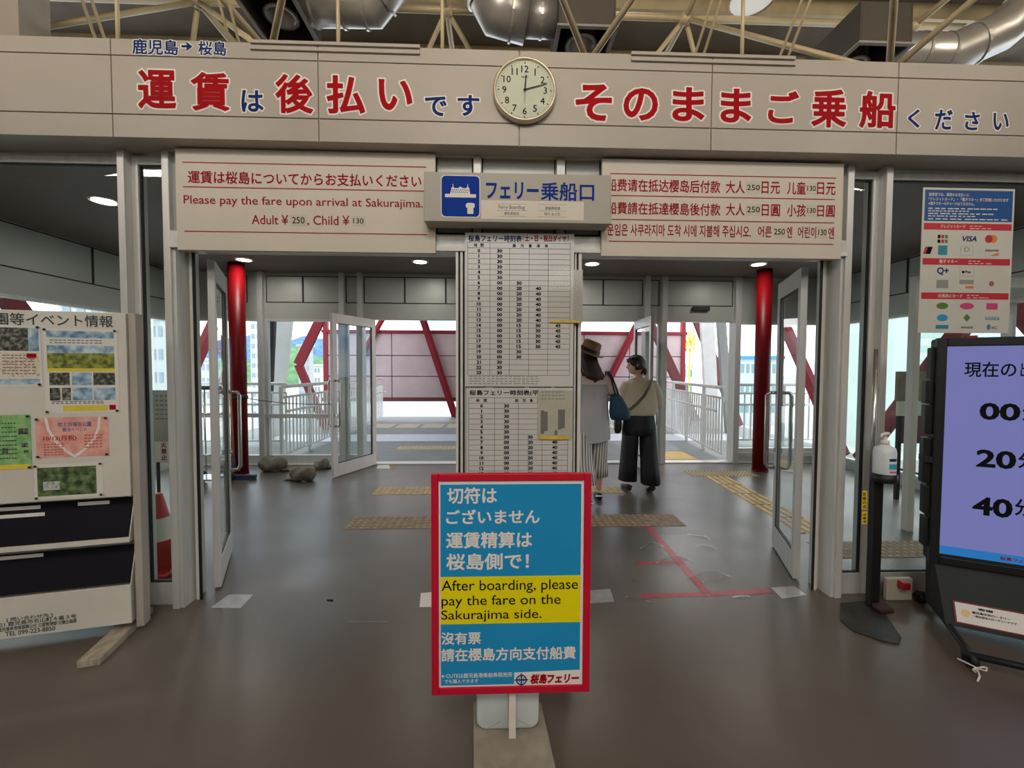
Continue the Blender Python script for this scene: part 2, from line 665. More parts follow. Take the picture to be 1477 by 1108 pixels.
def glazing(name, x0, x1, label, y0=.05, bars=()):
    t = thing(name, label, 'window', ((x0 + x1) / 2, y0, 0), kind='structure')
    pl = facade(y0)
    m = MB().frame(pl, x0, x1, 0, hz0 - .01, .035, -.05, 0, wb=.13, wt=.05)
    obj('window_frame', m, ALU, t, bevel=.002)
    gk = MB().frame(pl, x0 + .035, x1 - .035, .13, hz0 - .06, .008, -.03, -.012)
    obj('gasket', gk, BLACK, t)
    obj('pane', MB().pbox(pl, x0 + .037, x1 - .037, .132, hz0 - .062, -.026, -.018), GLASS, t)
    return t


glazing('window_1', -6.6, xa[0], 'large fixed glass pane behind the notice board at far left')
glazing('window_2', xa[1], xb[0], 'narrow fixed glass sidelight left of the left doorway, orange red cone visible behind it')
glazing('window_3', xc[1], xd[0], 'narrow fixed glass sidelight right of the right doorway')
glazing('window_4', xd[1], 6.9, 'large fixed glass pane behind the card payment poster and the screen')

# doorway reveals, transom, central pier -------------------------------
fd = facade(.12)                   # plane of the door frames
jl = [fd.uv(276, 500)[0], fd.uv(280, 500)[0], fd.uv(284, 500)[0], fd.uv(289, 500)[0]]
ZD = fd.uv(480, 367)[1]            # door head
xpl, xpr = f0.uv(657, 500)[0], f0.uv(838, 500)[0]
struct('trim_5', MB().box(xb[1], xb[1] + .018, .015, .2, 0, ZD + .02).box(xb[1] + .018, fd.uv(281, 620)[0], .12, .13, 0, ZD), ALU,
       'aluminium reveal of the left doorway', 'door jamb')
struct('trim_6', MB().box(xc[0] - .018, xc[0], .015, .2, 0, ZD + .02).box(fd.uv(1177, 620)[0], xc[0] - .018, .12, .13, 0, ZD), ALU,
       'aluminium reveal of the right doorway', 'door jamb')
jam = MB()
gas = MB()
for x0, x1, ms in ((277.5, 281.5, 0), (282, 286, 1)):
    (gas if ms else jam).box(fd.uv(x0 + 4, 620)[0], fd.uv(x1 + 4, 620)[0], .1, .105 if ms else .12, 0, ZD)
for x0, x1, ms in ((1177, 1181, 0), (1173.5, 1177, 1)):
    (gas if ms else jam).box(fd.uv(x0, 620)[0], fd.uv(x1, 620)[0], .1, .105 if ms else .12, 0, ZD)
for x0, x1, ms in ((657.5, 661, 0), (661, 664, 1), (664, 667.5, 0), (667.5, 670, 1), (827, 828.3, 1), (828.3, 830.6, 0), (830.6, 833.6, 1), (833.6, 838, 0)):
    (gas if ms else jam).box(f0.uv(x0, 500)[0], f0.uv(x1, 500)[0], 0.0 if not ms else .02, .1, 0, ZD)
dj = struct('trim_7', jam, ALU_W, 'pale vertical strips of the door frames beside both doorways', 'door frame')
obj('gasket', gas, BLACK, dj)
struct('wall_pier', MB().box(f0.uv(670, 500)[0], f0.uv(827, 500)[0], .004, .12, 0, ZD), PANEL, 'grey panelled pier between the two doorways, behind the timetables', 'wall')
# transom: panels, mullions
tr = MB()
tr.box(xb[1], xc[0], .03, .15, ZD, hz0 + .003)
transom = struct('wall_transom', tr, PANEL, 'grey transom panels above the two doorways, behind the hanging signs', 'wall')
mu = MB()
for x0, x1 in ((683, 694), (803, 815)):
    mu.box(f0.uv(x0, 230)[0], f0.uv(x1, 230)[0], -.005, .03, f0.uv(740, 350)[1], hz0)
mu.box(xb[1], xc[0], .0, .03, ZT - .02, hz0)
mu.box(xb[1], xc[0], .0, .03, ZD + .005, f0.uv(740, 337)[1] - .01)
obj('mullion', mu, ALU, transom, bevel=.002)
gr = MB()
for x0, x1 in ((628, 682), (695, 802), (816, 868)):
    a, b = f0.uv(x0, 228)[0], f0.uv(x1, 228)[0]
    gr.frame(facade(.028), a, b, f0.uv(740, 337)[1], ZT - .022, .007, 0, .004)
obj('gasket', gr, BLACK, transom)
lt = MB().box(xb[1], xc[0], -.012, .1, ZD - .005, ZD + .018)
obj('head_strip', lt, ALU_W, transom)

# space above: soffit block at left, roof deck with purlins ------------
a = P(50, 50, .1)
struct('wall_attic', MB().box(-9, a.x, .02, .19, hz3 + .004, 4.6), mat('attic panel', (150, 142, 128), .6, .1, .08, 3),
       'grey boxed beam above the left end of the header', 'wall')
struct('ceiling', MB().box(-9, 9, -9, YI + .5, 4.95, 5.05), DECK, 'dark brown roof deck of the hall high above the header', 'ceiling')
pm = MB()
for k in range(14):
    y = -5.6 + k * .72
    pm.box(-9, 9, y, y + .09, 4.80, 4.95)
struct('trim_8', pm, TRUSS, 'cream roof purlins under the dark roof deck', 'roof purlins')

# space frame ---------------------------------------------------------
sf = thing('space_frame', 'cream painted tubular roof truss above the header and ducts', 'roof truss', (0, .2, 3.3))
up = [[Vector((-4.42 + 2 * i, y, 4.36)) for i in range(5)] for y in (-.85, 1.15, 3.1)]
lo = [[Vector((-3.42 + 2 * i, y, 3.36)) for i in range(4)] for y in (.30, 2.2)]


DUCTS = [((-1.66, -1.30, .34, .80, 3.76, 4.2), [([(-1.30, .55, 3.885), (-.86, .55, 3.885), (-.74, .50, 3.98), (-.70, .36, 4.7)], .135)]),
         ((.40, .77, .34, .80, 3.63, 4.25), [([(-.14, .42, 4.8), (-.13, .46, 4.05), (.0, .53, 3.86), (.20, .55, 3.84)], .16), ([(.20, .55, 3.84), (.40, .55, 3.84)], .12)]),
         ((2.46, 2.83, .40, .98, 3.63, 3.90), [([(2.83, .68, 3.755), (3.36, .66, 3.75), (3.66, .58, 3.87), (4.5, .1, 4.7)], .14)])]


def meets_duct(p, q, m=.06):
    for k in range(60):
        c = p + (q - p) * k / 59
        for bx, tubes in DUCTS:
            if all(bx[2 * i] - m < c[i] < bx[2 * i + 1] + m for i in range(3)):
                return True
            for pts, r in tubes:
                for a_, b_ in zip(pts[:-1], pts[1:]):
                    a_, b_ = Vector(a_), Vector(b_)
                    t_ = max(0, min(1, (c - a_).dot(b_ - a_) / (b_ - a_).length_squared))
                    if (a_ + (b_ - a_) * t_ - c).length < r + m:
                        return True
    return False


def strut(p, q, r):
    if meets_duct(p, q):
        return
    obj('strut', MB().tube([p, q], r, 10), TRUSS, sf, smooth=True)


for r_ in up[:2]:
    obj('chord', MB().tube([r_[0] - Vector((1.6, 0, 0)), r_[-1] + Vector((1.6, 0, 0))], .028, 12), TRUSS, sf, smooth=True)
    for p in r_:
        obj('node', MB().ell(p, .055, .055, .055), TRUSS, sf, smooth=True)
for i in range(5):
    obj('chord', MB().tube([up[0][i] + Vector((0, -1, 0)), up[1][i] + Vector((0, 2.4, 0))], .024, 10), TRUSS, sf, smooth=True)
obj('chord', MB().tube([lo[0][0] + Vector((-1.6, 0, 0)), lo[0][-1] + Vector((2, 0, 0))], .024, 10), TRUSS, sf, smooth=True)
for j, rw in enumerate(lo):
    for i, p in enumerate(rw):
        for q in (up[j][i], up[j][i + 1], up[j + 1][i], up[j + 1][i + 1]):
            strut(p, q, .020)
# posts of the frame standing on the header, and an electrical raceway pair
for x, y0 in ((170, 50), (488, 66), (638, 60), (1070, 85)):
    p = P(x, y0, .16)
    strut(Vector((p.x, .16, hz3 - .004)), Vector((p.x, .16, 4.36)), .011)
for n_, (xp, lean) in enumerate(((166, -.20), (352, -.22), (984, .40), (1100, .45))):
    p = P(xp, 60 if xp < 700 else 82, .14)
    rw = MB()
    for dx in (0, .05):
        rw.tube([Vector((p.x + dx, .06, hz3 - .004)), Vector((p.x + dx + lean, -.42, 4.8))], .008, 8)
    tag(obj('conduit', rw, TRUSS, smooth=True), ['pair of thin cream conduits rising from the header above the small blue place names',
        'pair of thin cream conduits beside the leftmost duct box', 'pair of thin cream conduits rising right of the dark square duct box',
        'pair of thin cream conduits rising left of the rightmost duct box'][n_], 'conduit', 'thin conduits above the header')

# ================================================================== DUCTS
def duct(label, box, tubes, spig, group='ducts above the header'):
    x0, x1, y0, y1, z0, z1 = box
    t = thing('air_duct', label, 'duct', ((x0 + x1) / 2, (y0 + y1) / 2, z0), group)
    b = MB()
    w = .012
    b.box(x0, x0 + w, y0, y1, z0, z1).box(x1 - w, x1, y0, y1, z0, z1).box(x0 + w, x1 - w, y0, y0 + w, z0, z1)
    b.box(x0 + w, x1 - w, y1 - w, y1, z0, z1).box(x0 + w, x1 - w, y0 + w, y1 - w, z1 - w, z1)
    obj('plenum_box', b, DUCTB, t, bevel=.003)
    fl = MB()
    e = .014
    fl.box(x0 - e, x0 + w, y0 - e, y1 + e, z0 - .014, z0).box(x1 - w, x1 + e, y0 - e, y1 + e, z0 - .014, z0)
    fl.box(x0 + w, x1 - w, y0 - e, y0 + w, z0 - .014, z0)
    obj('flange', fl, GALV, t)
    cx, cy = (x0 + x1) / 2, (y0 + y1) / 2
    obj('spigot', MB().lathe([(.10, z1 - .03), (.10, z0 + .06), (.115, z0 + .04), (.085, z0 + .04), (.085, z1 - .03)], (cx, cy, 0), 24, caps=False), GALV, t, smooth=True)
    for pts, r in tubes:
        p = obj('duct_pipe', MB().tube(pts, r, 24), GALV, t, smooth=False)
        for poly in p.data.polygons:
            poly.use_smooth = len(poly.vertices) == 4
        for a, b2 in zip(pts[:-1], pts[1:]):
            a, b2 = Vector(a), Vector(b2)
            d = (b2 - a)
            L = d.length
            d.normalize()
            for k in (.12, .55, .9) if L > .35 else (.5,):
                q = a + d * L * k
                obj('seam_ring', MB().tube([q - d * .008, q + d * .008], r + .007, 24), GALV, p)
    return t


for (bx_, tb_), lb_ in zip(DUCTS, ('galvanised duct with an elbow, leading left into an open box above the blue place names',
                                   'galvanised duct bending down beside the clock into a dark square box', 'galvanised duct sweeping up to the upper right from a wide grey box')):
    duct(lb_, bx_, tb_, 0)

lm = thing('pendant_lamp', 'round white high bay lamp hanging under the roof deck right of the clock', 'lamp', (2.0, .9, 4.95))
cpos = F(1085, 2, 4.5)
lm.location = (cpos.x, cpos.y, 4.5)
obj('lamp_shade', MB().lathe([(.05, .3), (.08, .16), (.19, .0), (.185, .0), (.07, .15)], (cpos.x, cpos.y, 4.5), 28), TRUSS, lm, smooth=True)
obj('diffuser', MB().lathe([(.17, .012), (.17, .022)], (cpos.x, cpos.y, 4.5), 28), mat('cool diffuser', (226, 226, 218), .5, 0, 0, emit=.5), lm)
obj('rod', MB().tube([(cpos.x, cpos.y, 4.78), (cpos.x, cpos.y, 4.95)], .012, 8), TRUSS, lm)

# ================================================================== VESTIBULE
struct('ceiling_vestibule', MB().box(XL, XR, .21, YI + .1, ZC, ZC + .1), CEILM, 'brown grey ceiling of the vestibule with round downlights', 'ceiling')
fi = facade(YI)
zl0, zl1, zl2 = fi.uv(580, 461)[1], fi.uv(580, 438)[1], fi.uv(580, 400)[1]
iw = MB()
iw.box(XL, XR, YI, YI + .12, zl0, ZC)
inner = struct('wall_inner', iw, PANEL, 'grey metal band with framed panels above the inner doors', 'wall')
gk = MB()
for xs in ((384, 437, 491), (499, 517), (525, 584, 643, 690), (740, 800, 870, 927), (935, 951), (959, 1057), (300, 330, 357)):
    for p, q in zip(xs[:-1], xs[1:]):
        gk.frame(facade(YI - .002), fi.uv(p, 420)[0], fi.uv(q, 420)[0], zl1, zl2, .010, 0, .006)
obj('panel_joint', gk, BLACK, inner)
ss = MB().pbox(facade(YI), fi.uv(998, 445)[0], fi.uv(1022, 445)[0], fi.uv(1000, 449)[1], fi.uv(1000, 443)[1], 0, .05)
obj('door_sensor', ss, BLACK, inner, bevel=.006)

posts = [(376, 383.5), (492, 499), (518, 525), (928, 934.5), (952, 959), (1056, 1064)]
plab = ['aluminium post of the inner wall beside the left red column', 'aluminium post behind the inner left door leaf', 'aluminium jamb at the left edge of the inner left doorway',
        'aluminium jamb at the right edge of the inner right doorway', 'aluminium post left of the sliding door opening', 'aluminium post right of the white railing']
for i, (p, q) in enumerate(posts):
    struct('trim_%d' % (i + 11), MB().box(fi.uv(p, 560)[0], fi.uv(q, 560)[0], YI - .06, YI + .12, 0, ZC), ALU, plab[i], 'post', bevel=.003)
sill = struct('trim_20', MB().box(XL, XR, YI - .04, YI + .12, 0, .018), ALU_W, 'pale metal threshold strip along the inner doors', 'threshold', bevel=.004)


def iglaz(name, p, q, label, bar=None, kick=.12):
    x0, x1 = fi.uv(p, 560)[0], fi.uv(q, 560)[0]
    pl = facade(YI + .02)
    t = thing(name, label, 'window', ((x0 + x1) / 2, YI, 0), kind='structure')
    obj('window_frame', MB().frame(pl, x0, x1, .018, zl0, .035, -.05, .02, wb=kick), ALU, t)
    obj('pane', MB().pbox(pl, x0 + .03, x1 - .03, kick, zl0 - .03, -.02, -.012), GLASS, t)
    if bar:
        obj('guard_bar', MB().pbox(pl, x0, x1, bar, bar + .06, .02, .05), ALU, t)
    return t


iglaz('window_5', 383.5, 492, 'inner glass pane with a horizontal guard bar behind the broom and sacks', fi.uv(430, 603)[1])
iglaz('window_6', 276, 376, 'inner glass pane behind the left red column', fi.uv(365, 602)[1])
iglaz('window_7', 1064, 1190, 'inner glass pane behind the right red column', fi.uv(1070, 658)[1], .2)
iglaz('window_8', 499, 518, 'slim inner glass pane between two posts left of the inner doorway')
iglaz('window_9', 934.5, 952, 'slim inner glass pane between two posts right of the inner doorway')

# side walls of the vestibule
for s_, nm, X in ((1, 'wall_side_left', XL), (-1, 'wall_side_right', XR)):
    pl = Plane((X, 0, 0), (0, 1, 0), (0, 0, 1)) if s_ > 0 else Plane((X, 0, 0), (0, -1, 0), (0, 0, 1))
    m = MB()
    m.box(min(X, X - .1 * s_), max(X, X - .1 * s_), .2, YI, 2.08, ZC)
    m.box(min(X, X - .1 * s_), max(X, X - .1 * s_), .2, YI, 0, .12)
    wl = struct(nm, m, PANEL, 'grey panelled side wall of the vestibule, %s' % ('seen through the glass behind the notice board' if s_ > 0 else 'seen through the glass behind the card poster'), 'wall')
    j = MB()
    ys = [.22, 1.35, 2.5, 3.66]
    for a_, b_ in zip(ys[:-1], ys[1:]):
        u0, u1 = (a_, b_) if s_ > 0 else (-b_, -a_)
        j.frame(pl, u0, u1, 2.33, ZC - .01, .012, .0, .006)
    obj('panel_joint', j, BLACK, wl)
    fr = MB()
    for a_, b_ in ((.2, 1.5), (1.5, 3.0), (3.0, 3.7)):
        u0, u1 = (a_, b_) if s_ > 0 else (-b_, -a_)
        fr.frame(pl, u0, u1, .12, 2.08, .03, -.08, 0)
    obj('window_frame', fr, ALU, wl)
    obj('pane', MB().box(min(X - .04 * s_, X - .05 * s_), max(X - .04 * s_, X - .05 * s_), .2, YI, .13, 2.07), GLASS, wl)

# inner door frame standing right of the outer doorway
q_ = F(1308, 765)
dfm = struct('trim_22', MB().box(q_.x - .03, q_.x + .03, q_.y - .03, q_.y + .03, 0, 2.2).box(q_.x + .03, XR, q_.y - .03, q_.y + .03, 2.12, 2.2), ALU_W,
             'pale door frame inside the vestibule, seen through the glass left of the display screen', 'door frame', bevel=.003)

# red columns
for (px, py), lb in (((346.5, 683), 'thick red painted steel column left of the inner doors, broom leaning against it'),
                     ((1096, 679), 'thick red painted steel column right of the white railing')):
    p = F(px, py)
    c = thing('red_column', lb, 'column', (p.x, p.y, 0), 'red columns in the vestibule', kind='thing')
    obj('shaft', MB().lathe([(.098, .03), (.098, ZC)], (p.x, p.y, 0), 40), COLR, c, smooth=False)
    for poly in c.children[0].data.polygons:
        poly.use_smooth = len(poly.vertices) == 4
    obj('base_ring', MB().lathe([(.104, 0), (.104, .03)], (p.x, p.y, 0), 40), COLR, c)

# downlights
first = None
LB = ['round lit downlight seen through the far left glass pane', 'round lit downlight over the left doorway, beside the red column top', 'round lit downlight over the left doorway, nearest the central pier',
      'round lit downlight over the right doorway, nearest the central pier', 'round lit downlight over the right doorway, above the right red column']
for (px, py), lb in zip(((150, 291), (352, 375.5), (606, 378.5), (854, 381.5), (1094, 382)), LB):
    p = F(px, py, ZC - .012)
    if first is None:
        first = thing('downlight', lb, 'ceiling light', (p.x, p.y, ZC), 'downlights in the vestibule ceiling')
        obj('trim_ring', MB().lathe([(.095, -.012), (.105, -.004), (.105, 0), (.078, 0), (.078, -.008)], p + Vector((0, 0, .012)), 28, caps=False), ALU_W, first)
        obj('diffuser', MB().lathe([(.078, -.012), (.078, -.006)], p + Vector((0, 0, .012)), 28), LAMPM, first)
    else:
        dup(first, Vector((p.x, p.y, ZC)) - first.location, lb)
    lamp('downlight_glow', 'AREA', (p.x, p.y, ZC - .03), 7, (1, .95, .88), .16)
sp = None
for (px, py), lb in zip(((318, 397), (1112, 405), (1140, 406)), ('short bright strip light left of the left red column', 'short bright strip light just right of the right red column',
                                                                'short bright strip light above the open right glass door')):
    p = F(px, py, ZC - .02)
    if sp is None:
        sp = thing('strip_light', lb, 'ceiling light', (p.x, p.y, ZC), 'strip lights at the back of the vestibule')
        obj('diffuser', MB().box(p.x - .12, p.x + .12, p.y - .05, p.y + .05, ZC - .03, ZC - .012), LAMPM, sp)
        obj('housing', MB().box(p.x - .13, p.x + .13, p.y - .06, p.y + .06, ZC - .012, ZC), ALU_W, sp)
    else:
        dup(sp, Vector((p.x, p.y, ZC)) - sp.location, lb)


# glazed door leaves
def leaf(name, hinge, free, z1, label, mt, sw=.055, wb=.16, wt=.12, hz=(.63, 1.22), closer=False):
    h = Vector((hinge[0], hinge[1], 0))
    e = Vector((free[0], free[1], 0))
    pl = Plane(h, e - h, (0, 0, 1))
    w = (e - h).length
    t = thing(name, label, 'glass door', h, 'open glass doors', kind='structure')
    obj('door_frame', MB().frame(pl, 0, w, .012, z1, sw, -.02, .02, wb=wb, wt=wt), mt, t, bevel=.002)
    gk = MB()
    for n0, n1 in ((-.011, -.006), (.006, .011)):
        gk.frame(pl, sw, w - sw, wb + .012, z1 - wt, .006, n0, n1)
    obj('gasket', gk, BLACK, t)
    obj('pane', MB().pbox(pl, sw - .004, w - sw + .004, wb, z1 - wt + .004, -.004, .004), GLASS, t)
    for sd in (-1, 1):
        m = MB()
        u = w - sw / 2 if hz[1] > 1.15 and hz[2:] == () else w - sw / 2
        m.tube([pl.at(u, hz[0], .02 * sd), pl.at(u, hz[0], .07 * sd), pl.at(u - .0, hz[0] + .03, .085 * sd), pl.at(u, hz[1] - .03, .085 * sd),
                pl.at(u, hz[1], .07 * sd), pl.at(u, hz[1], .02 * sd)], .013, 12)
        obj('handle', m, STEEL, t, smooth=True)
    obj('lock', MB().tube([pl.at(w - sw / 2, hz[0] + .14, -.032), pl.at(w - sw / 2, hz[0] + .14, .032)], .017, 14), STEEL, t)
    return t


fL, fR = F(331, 796), F(1117, 787)
leaf('door_1', (fd.uv(293, 620)[0], .22), (fL.x, fL.y), ZD - .015, 'open outer glass door leaf on the left, luggage trolley behind it', ALU)
leaf('door_2', (fd.uv(1171, 620)[0], .22), (fR.x, fR.y), ZD - .015, 'open outer glass door leaf on the right, with long steel pull bars', ALU)
BEIGE = mat('beige anodised frame', (206, 196, 190), .5, .2, .06, 4)  # warmer beige tone for the inner left leaf
fl2 = F(480, 690)
h2 = F(541, 671)
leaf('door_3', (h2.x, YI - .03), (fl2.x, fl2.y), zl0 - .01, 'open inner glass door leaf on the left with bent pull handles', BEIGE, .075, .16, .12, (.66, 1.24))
leaf('door_4', (fi.uv(914, 560)[0], YI - .03), (2.02, 2.98), zl0 - .01, 'open inner glass door leaf behind the person in the beige top', ALU, .06, .16, .12, (.66, 1.24))

# ================================================================== BRIDGE OUTSIDE
struct('bridge_deck', MB().box(-5.6, 6.0, YI + .12, 9.95, -.3, 0), CONC, 'grey concrete deck of the footbridge beyond the inner doors', 'deck')
struct('bridge_shade_roof', MB().box(-3.0, 3.3, YI + .14, 9.6, 3.12, 3.24), CEILM, 'unseen roof slab over the footbridge, added to shade its deck', 'ceiling')  # out of view; added to shade the deck, narrow so the railings stay bright
ya, yb = F(600, 637).y, F(600, 627).y
struct('trim_21', MB().box(-4.5, 5, ya, yb, -.004, .006), mat('expansion joint', (196, 200, 206), .4, .4, .05), 'pale metal expansion strip across the bridge deck', 'joint strip')
yc, yd = F(600, 618).y, F(600, 612).y
tj = MB()
for k in range(10):
    x0 = -3.0 + k * .6
    tj.box(x0, x0 + .5, yc, yd, 0, .006)
tag(obj('deck_strip', tj, mat('worn deck strip', (176, 166, 146), .7, 0, .15, 8)), 'row of pale worn strips near the far end of the bridge deck', 'floor strip')


def rail(label, a, b, h=1.12, grp='white railings on the bridge'):
    a, b = Vector(a), Vector(b)
    t = thing('railing', label, 'railing', a, grp)
    d = (b - a)
    L = d.length
    d.normalize()
    up_ = Vector((0, 0, 1))
    nrm = d.cross(up_)
    obj('top_rail', MB().tube([a + up_ * h, b + up_ * h], .028, 10), RAILW, t, smooth=True)
    obj('lower_rail', MB().tube([a + up_ * (h - .16), b + up_ * (h - .16)], .018, 8).tube([a + up_ * .1, b + up_ * .1], .018, 8), RAILW, t, smooth=True)
    hr = MB().tube([a + nrm * .09 * (1 if a.x < 0 else 1) + up_ * .76, b + nrm * .09 + up_ * .76], .02, 8)
    for q in (.15, .5, .85):
        p = a + d * L * q
        hr.tube([p + up_ * .74, p + nrm * .09 + up_ * .74], .008, 6)
    obj('handrail', hr, RAILW, t, smooth=True)
    n = int(L / .115)
    for k in range(n + 1):
        p = a + d * (L * k / n)
        if k % 8 == 0:
            obj('post', MB().box(p.x - .022, p.x + .022, p.y - .022, p.y + .022, 0, h), RAILW, t)
        elif k < 90:
            obj('baluster', MB().tube([p + up_ * .1, p + up_ * (h - .16)], .0145, 6), RAILW, t)
    return t


ra, rb2 = F(396, 661, .1), F(480, 628, .1)
dd = (rb2 - ra).normalized()
rail('white bar railing on the left side of the bridge, behind the inner glass', (ra.x, YI + .2, 0), (ra.x + .05, 9.3, 0))
rc, rd_ = F(1047, 656, .1), F(958, 610, .1)
rail('white bar railing on the right side of the bridge, behind the sliding door opening', (rd_.x + .02, rd_.y + .8, 0), (rc.x - .02, YI + .2, 0))

rail('white bar railing running sideways behind the glass, right of the right red column', (4.35, 5.2, 0), (5.95, 5.2, 0))
rail('white bar railing running sideways behind the glass, left of the left red column', (-5.55, 5.2, 0), (-3.75, 5.2, 0))

# windbreak panel wall across the bridge and its red members
YP = 9.9
fp = facade(YP)
pz0, pz1 = fp.uv(600, 579)[1], fp.uv(600, 478)[1]
wp = thing('windbreak_wall', 'pinkish grey panel wall framed in dark red across the end of the bridge', 'panel wall', (0, YP, pz0), kind='thing')
m = MB()
xsn = [fp.uv(x, 520)[0] for x in (470, 565, 742, 842, 908, 985)]
zs = [pz0 + .10, fp.uv(600, 543)[1], fp.uv(600, 513)[1], pz1 - .06]
for i in range(len(xsn) - 1):
    for j in range(3):
        m.box(xsn[i] + .012, xsn[i + 1] - .012, YP, YP + .06, zs[j] + .012, zs[j + 1] - .012)
obj('panel', m, PINKP, wp)
obj('backing', MB().box(xsn[0], xsn[-1], YP + .06, YP + .1, zs[0], zs[-1]), mat('dark joint', (90, 62, 60), .7), wp)
obj('top_beam', MB().box(xsn[0] - .1, xsn[-1] + .1, YP - .05, YP + .1, zs[-1], pz1 + .03), STEELR, wp)
obj('bottom_beam', MB().box(xsn[0] - .1, xsn[-1] + .1, YP - .05, YP + .1, pz0, zs[0]), RUSTY, wp)
for x in (xsn[0], xsn[-1]):
    obj('post', MB().box(x - .06, x + .06, YP - .04, YP + .1, 0, pz1 + .6), STEELR, wp)


def beam(pl, p, q, w, d, mb=None):
    """A straight member of width w in plane pl between two photographed points, with depth d behind it."""
    mb = mb or MB()
    a, b = Vector(pl.uv(*p)), Vector(pl.uv(*q))
    t = (b - a).normalized()
    n = Vector((-t.y, t.x)) * w / 2
    return mb.poly(pl, [a - n, b - n, b + n, a + n], 0, -d)


f6 = facade(YP - .12)
for p, q, w, lb in (((607, 452), (658, 606), .22, 'red diagonal brace crossing the panel wall beside the central pier'),
                    ((556, 452), (522, 512), .16, 'red diagonal brace at the upper left corner of the panel wall'),
                    ((918, 470), (858, 590), .22, 'red diagonal brace crossing the panel wall behind the person in the beige top')):
    br = thing('steel_brace', lb, 'brace', f6.at(*f6.uv(*q)), 'red braces at the end of the bridge')
    obj('web', beam(f6, p, q, w * .9, .06), STEELR, br)
    obj('flange', beam(facade(YP - .145), p, q, w * .25, .025), STEELR, br)
    obj('foot_plate', MB().pbox(f6, f6.uv(*q)[0] - .12, f6.uv(*q)[0] + .12, f6.uv(*q)[1] - .05, f6.uv(*q)[1] + .05, -.06, .02), STEELR, br)
# side trusses of the bridge (left and right of the walkway)
for p, q, w, Y, mt, lb in (((466, 450), (429, 526), .20, 7.2, STEELR, 'bent red brace seen through the inner left glass'),
                           ((412, 440), (397, 575), .30, 6.4, RAILW, 'wide pale slanted post behind the left railing'),
                           ((391, 440), (384, 600), .14, 6.0, BLACKM, 'dark slanted post behind the left railing'),
                           ((1000, 440), (1023, 500), .26, 8.0, RUSTY, 'red brown brace at the top of the sliding door opening'),
                           ((1020, 440), (1027, 580), .30, 7.2, RAILW, 'wide pale post behind the right railing'),
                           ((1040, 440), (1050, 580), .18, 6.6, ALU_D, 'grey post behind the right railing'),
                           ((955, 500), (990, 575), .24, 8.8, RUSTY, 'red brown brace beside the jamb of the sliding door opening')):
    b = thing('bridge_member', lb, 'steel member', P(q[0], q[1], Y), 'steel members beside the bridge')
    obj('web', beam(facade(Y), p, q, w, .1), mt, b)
    fy = facade(Y + .02)
    ya_, yb_ = fy.uv(0, p[1])[1], fy.uv(0, q[1])[1]
    # foot down to the deck, head up to the bridge roof
    k0_, k1_ = yb_ / (ya_ - yb_), (3.02 - ya_) / (ya_ - yb_)
    if 'bent' in lb:
        q2 = (q[0] + 44, q[1] + 102)
        obj('foot', beam(fy, q, q2, w * .8, .1), mt, b)
    else:
        obj('foot', beam(fy, q, (q[0] + (q[0] - p[0]) * k0_, q[1] + (q[1] - p[1]) * k0_), w * .8, .1), mt, b)
    obj('head', beam(fy, p, (p[0] - (q[0] - p[0]) * k1_, p[1] - (q[1] - p[1]) * k1_), w * .8, .1), mt, b)
# members of the side trusses near the vestibule, outside its side walls
for sx, X in ((-1, XL - .55), (1, XR + .5)):
    pl = Plane((X, 0, 0), (0, 1, 0), (0, 0, 1))
    for k, (y0, z0, y1, z1) in enumerate(((.35, .05, 1.86, 2.15), (2.14, 2.15, 3.65, .05), (3.95, .05, 5.5, 2.4))):
        m = MB()
        t = Vector((0, y1 - y0, z1 - z0)).normalized()
        nn = Vector((0, -t.z, t.y)) * .09
        a, b = Vector((X, y0, z0)), Vector((X, y1, z1))
        vs = []
        for dx in (-.05, .05):
            vs += [a - nn + Vector((dx, 0, 0)), b - nn + Vector((dx, 0, 0)), b + nn + Vector((dx, 0, 0)), a + nn + Vector((dx, 0, 0))]
        m.add(vs, [(0, 1, 2, 3), (7, 6, 5, 4), (0, 4, 5, 1), (1, 5, 6, 2), (2, 6, 7, 3), (3, 7, 4, 0)])
        side = 'left' if sx < 0 else 'right'
        o = thing('side_brace', 'red slanted brace outside the %s side wall, %s' % (side, ('nearest the hall', 'second from the hall', 'beyond the inner wall')[k]), 'brace', a, 'red braces outside the side walls')
        obj('web', m, STEELR, o)
    st = MB().box(X - .3, X + .3, .2, YI + .1, -.3, 0)
    struct('ledge', st, CONC, 'concrete ledge outside the %s side wall of the vestibule' % ('left' if sx < 0 else 'right'), 'ledge')

# ================================================================== CITY, HILLS
struct('ground', MB().box(-400, 400, 9.95, 900, -7.2, -7), mat('pale plaza', (190, 187, 180), .9, 0, .05, .1), 'pale sunlit ground beyond the bridge', 'ground')


def hill(name, x0, x1, y, h, seed, rgb, label):
    r = random.Random(seed)
    ph_ = [r.uniform(0, 6.28) for _ in range(6)]
    n, k = 60, 14
    rings = []
    for j in range(k):
        v = j / (k - 1)
        ring = []
        for i in range(n):
            u = i / (n - 1)
            e = sin(pi * u) ** .7
            z = h * e * sin(pi / 2 * v) * (.72 + .14 * sin(5 * u + ph_[0]) + .09 * sin(11 * u + ph_[1]) + .05 * sin(23 * u + ph_[2] + v * 3))
            z += h * .03 * (sin(60 * u + ph_[3] + 9 * v) + sin(37 * u + ph_[4] - 13 * v)) * (v > 0)
            ring.append((x0 + (x1 - x0) * u, y + v * h * 1.3 + 4 * sin(9 * u + ph_[5]), -7 + max(z, 0)))
        rings.append(ring)
    m = MB().loft(rings, caps=False, closed=False)
    return struct(name, m, mat(name + ' slope', rgb, .9, 0, .35, .25, .6, .5), label, 'hill', smooth=True)


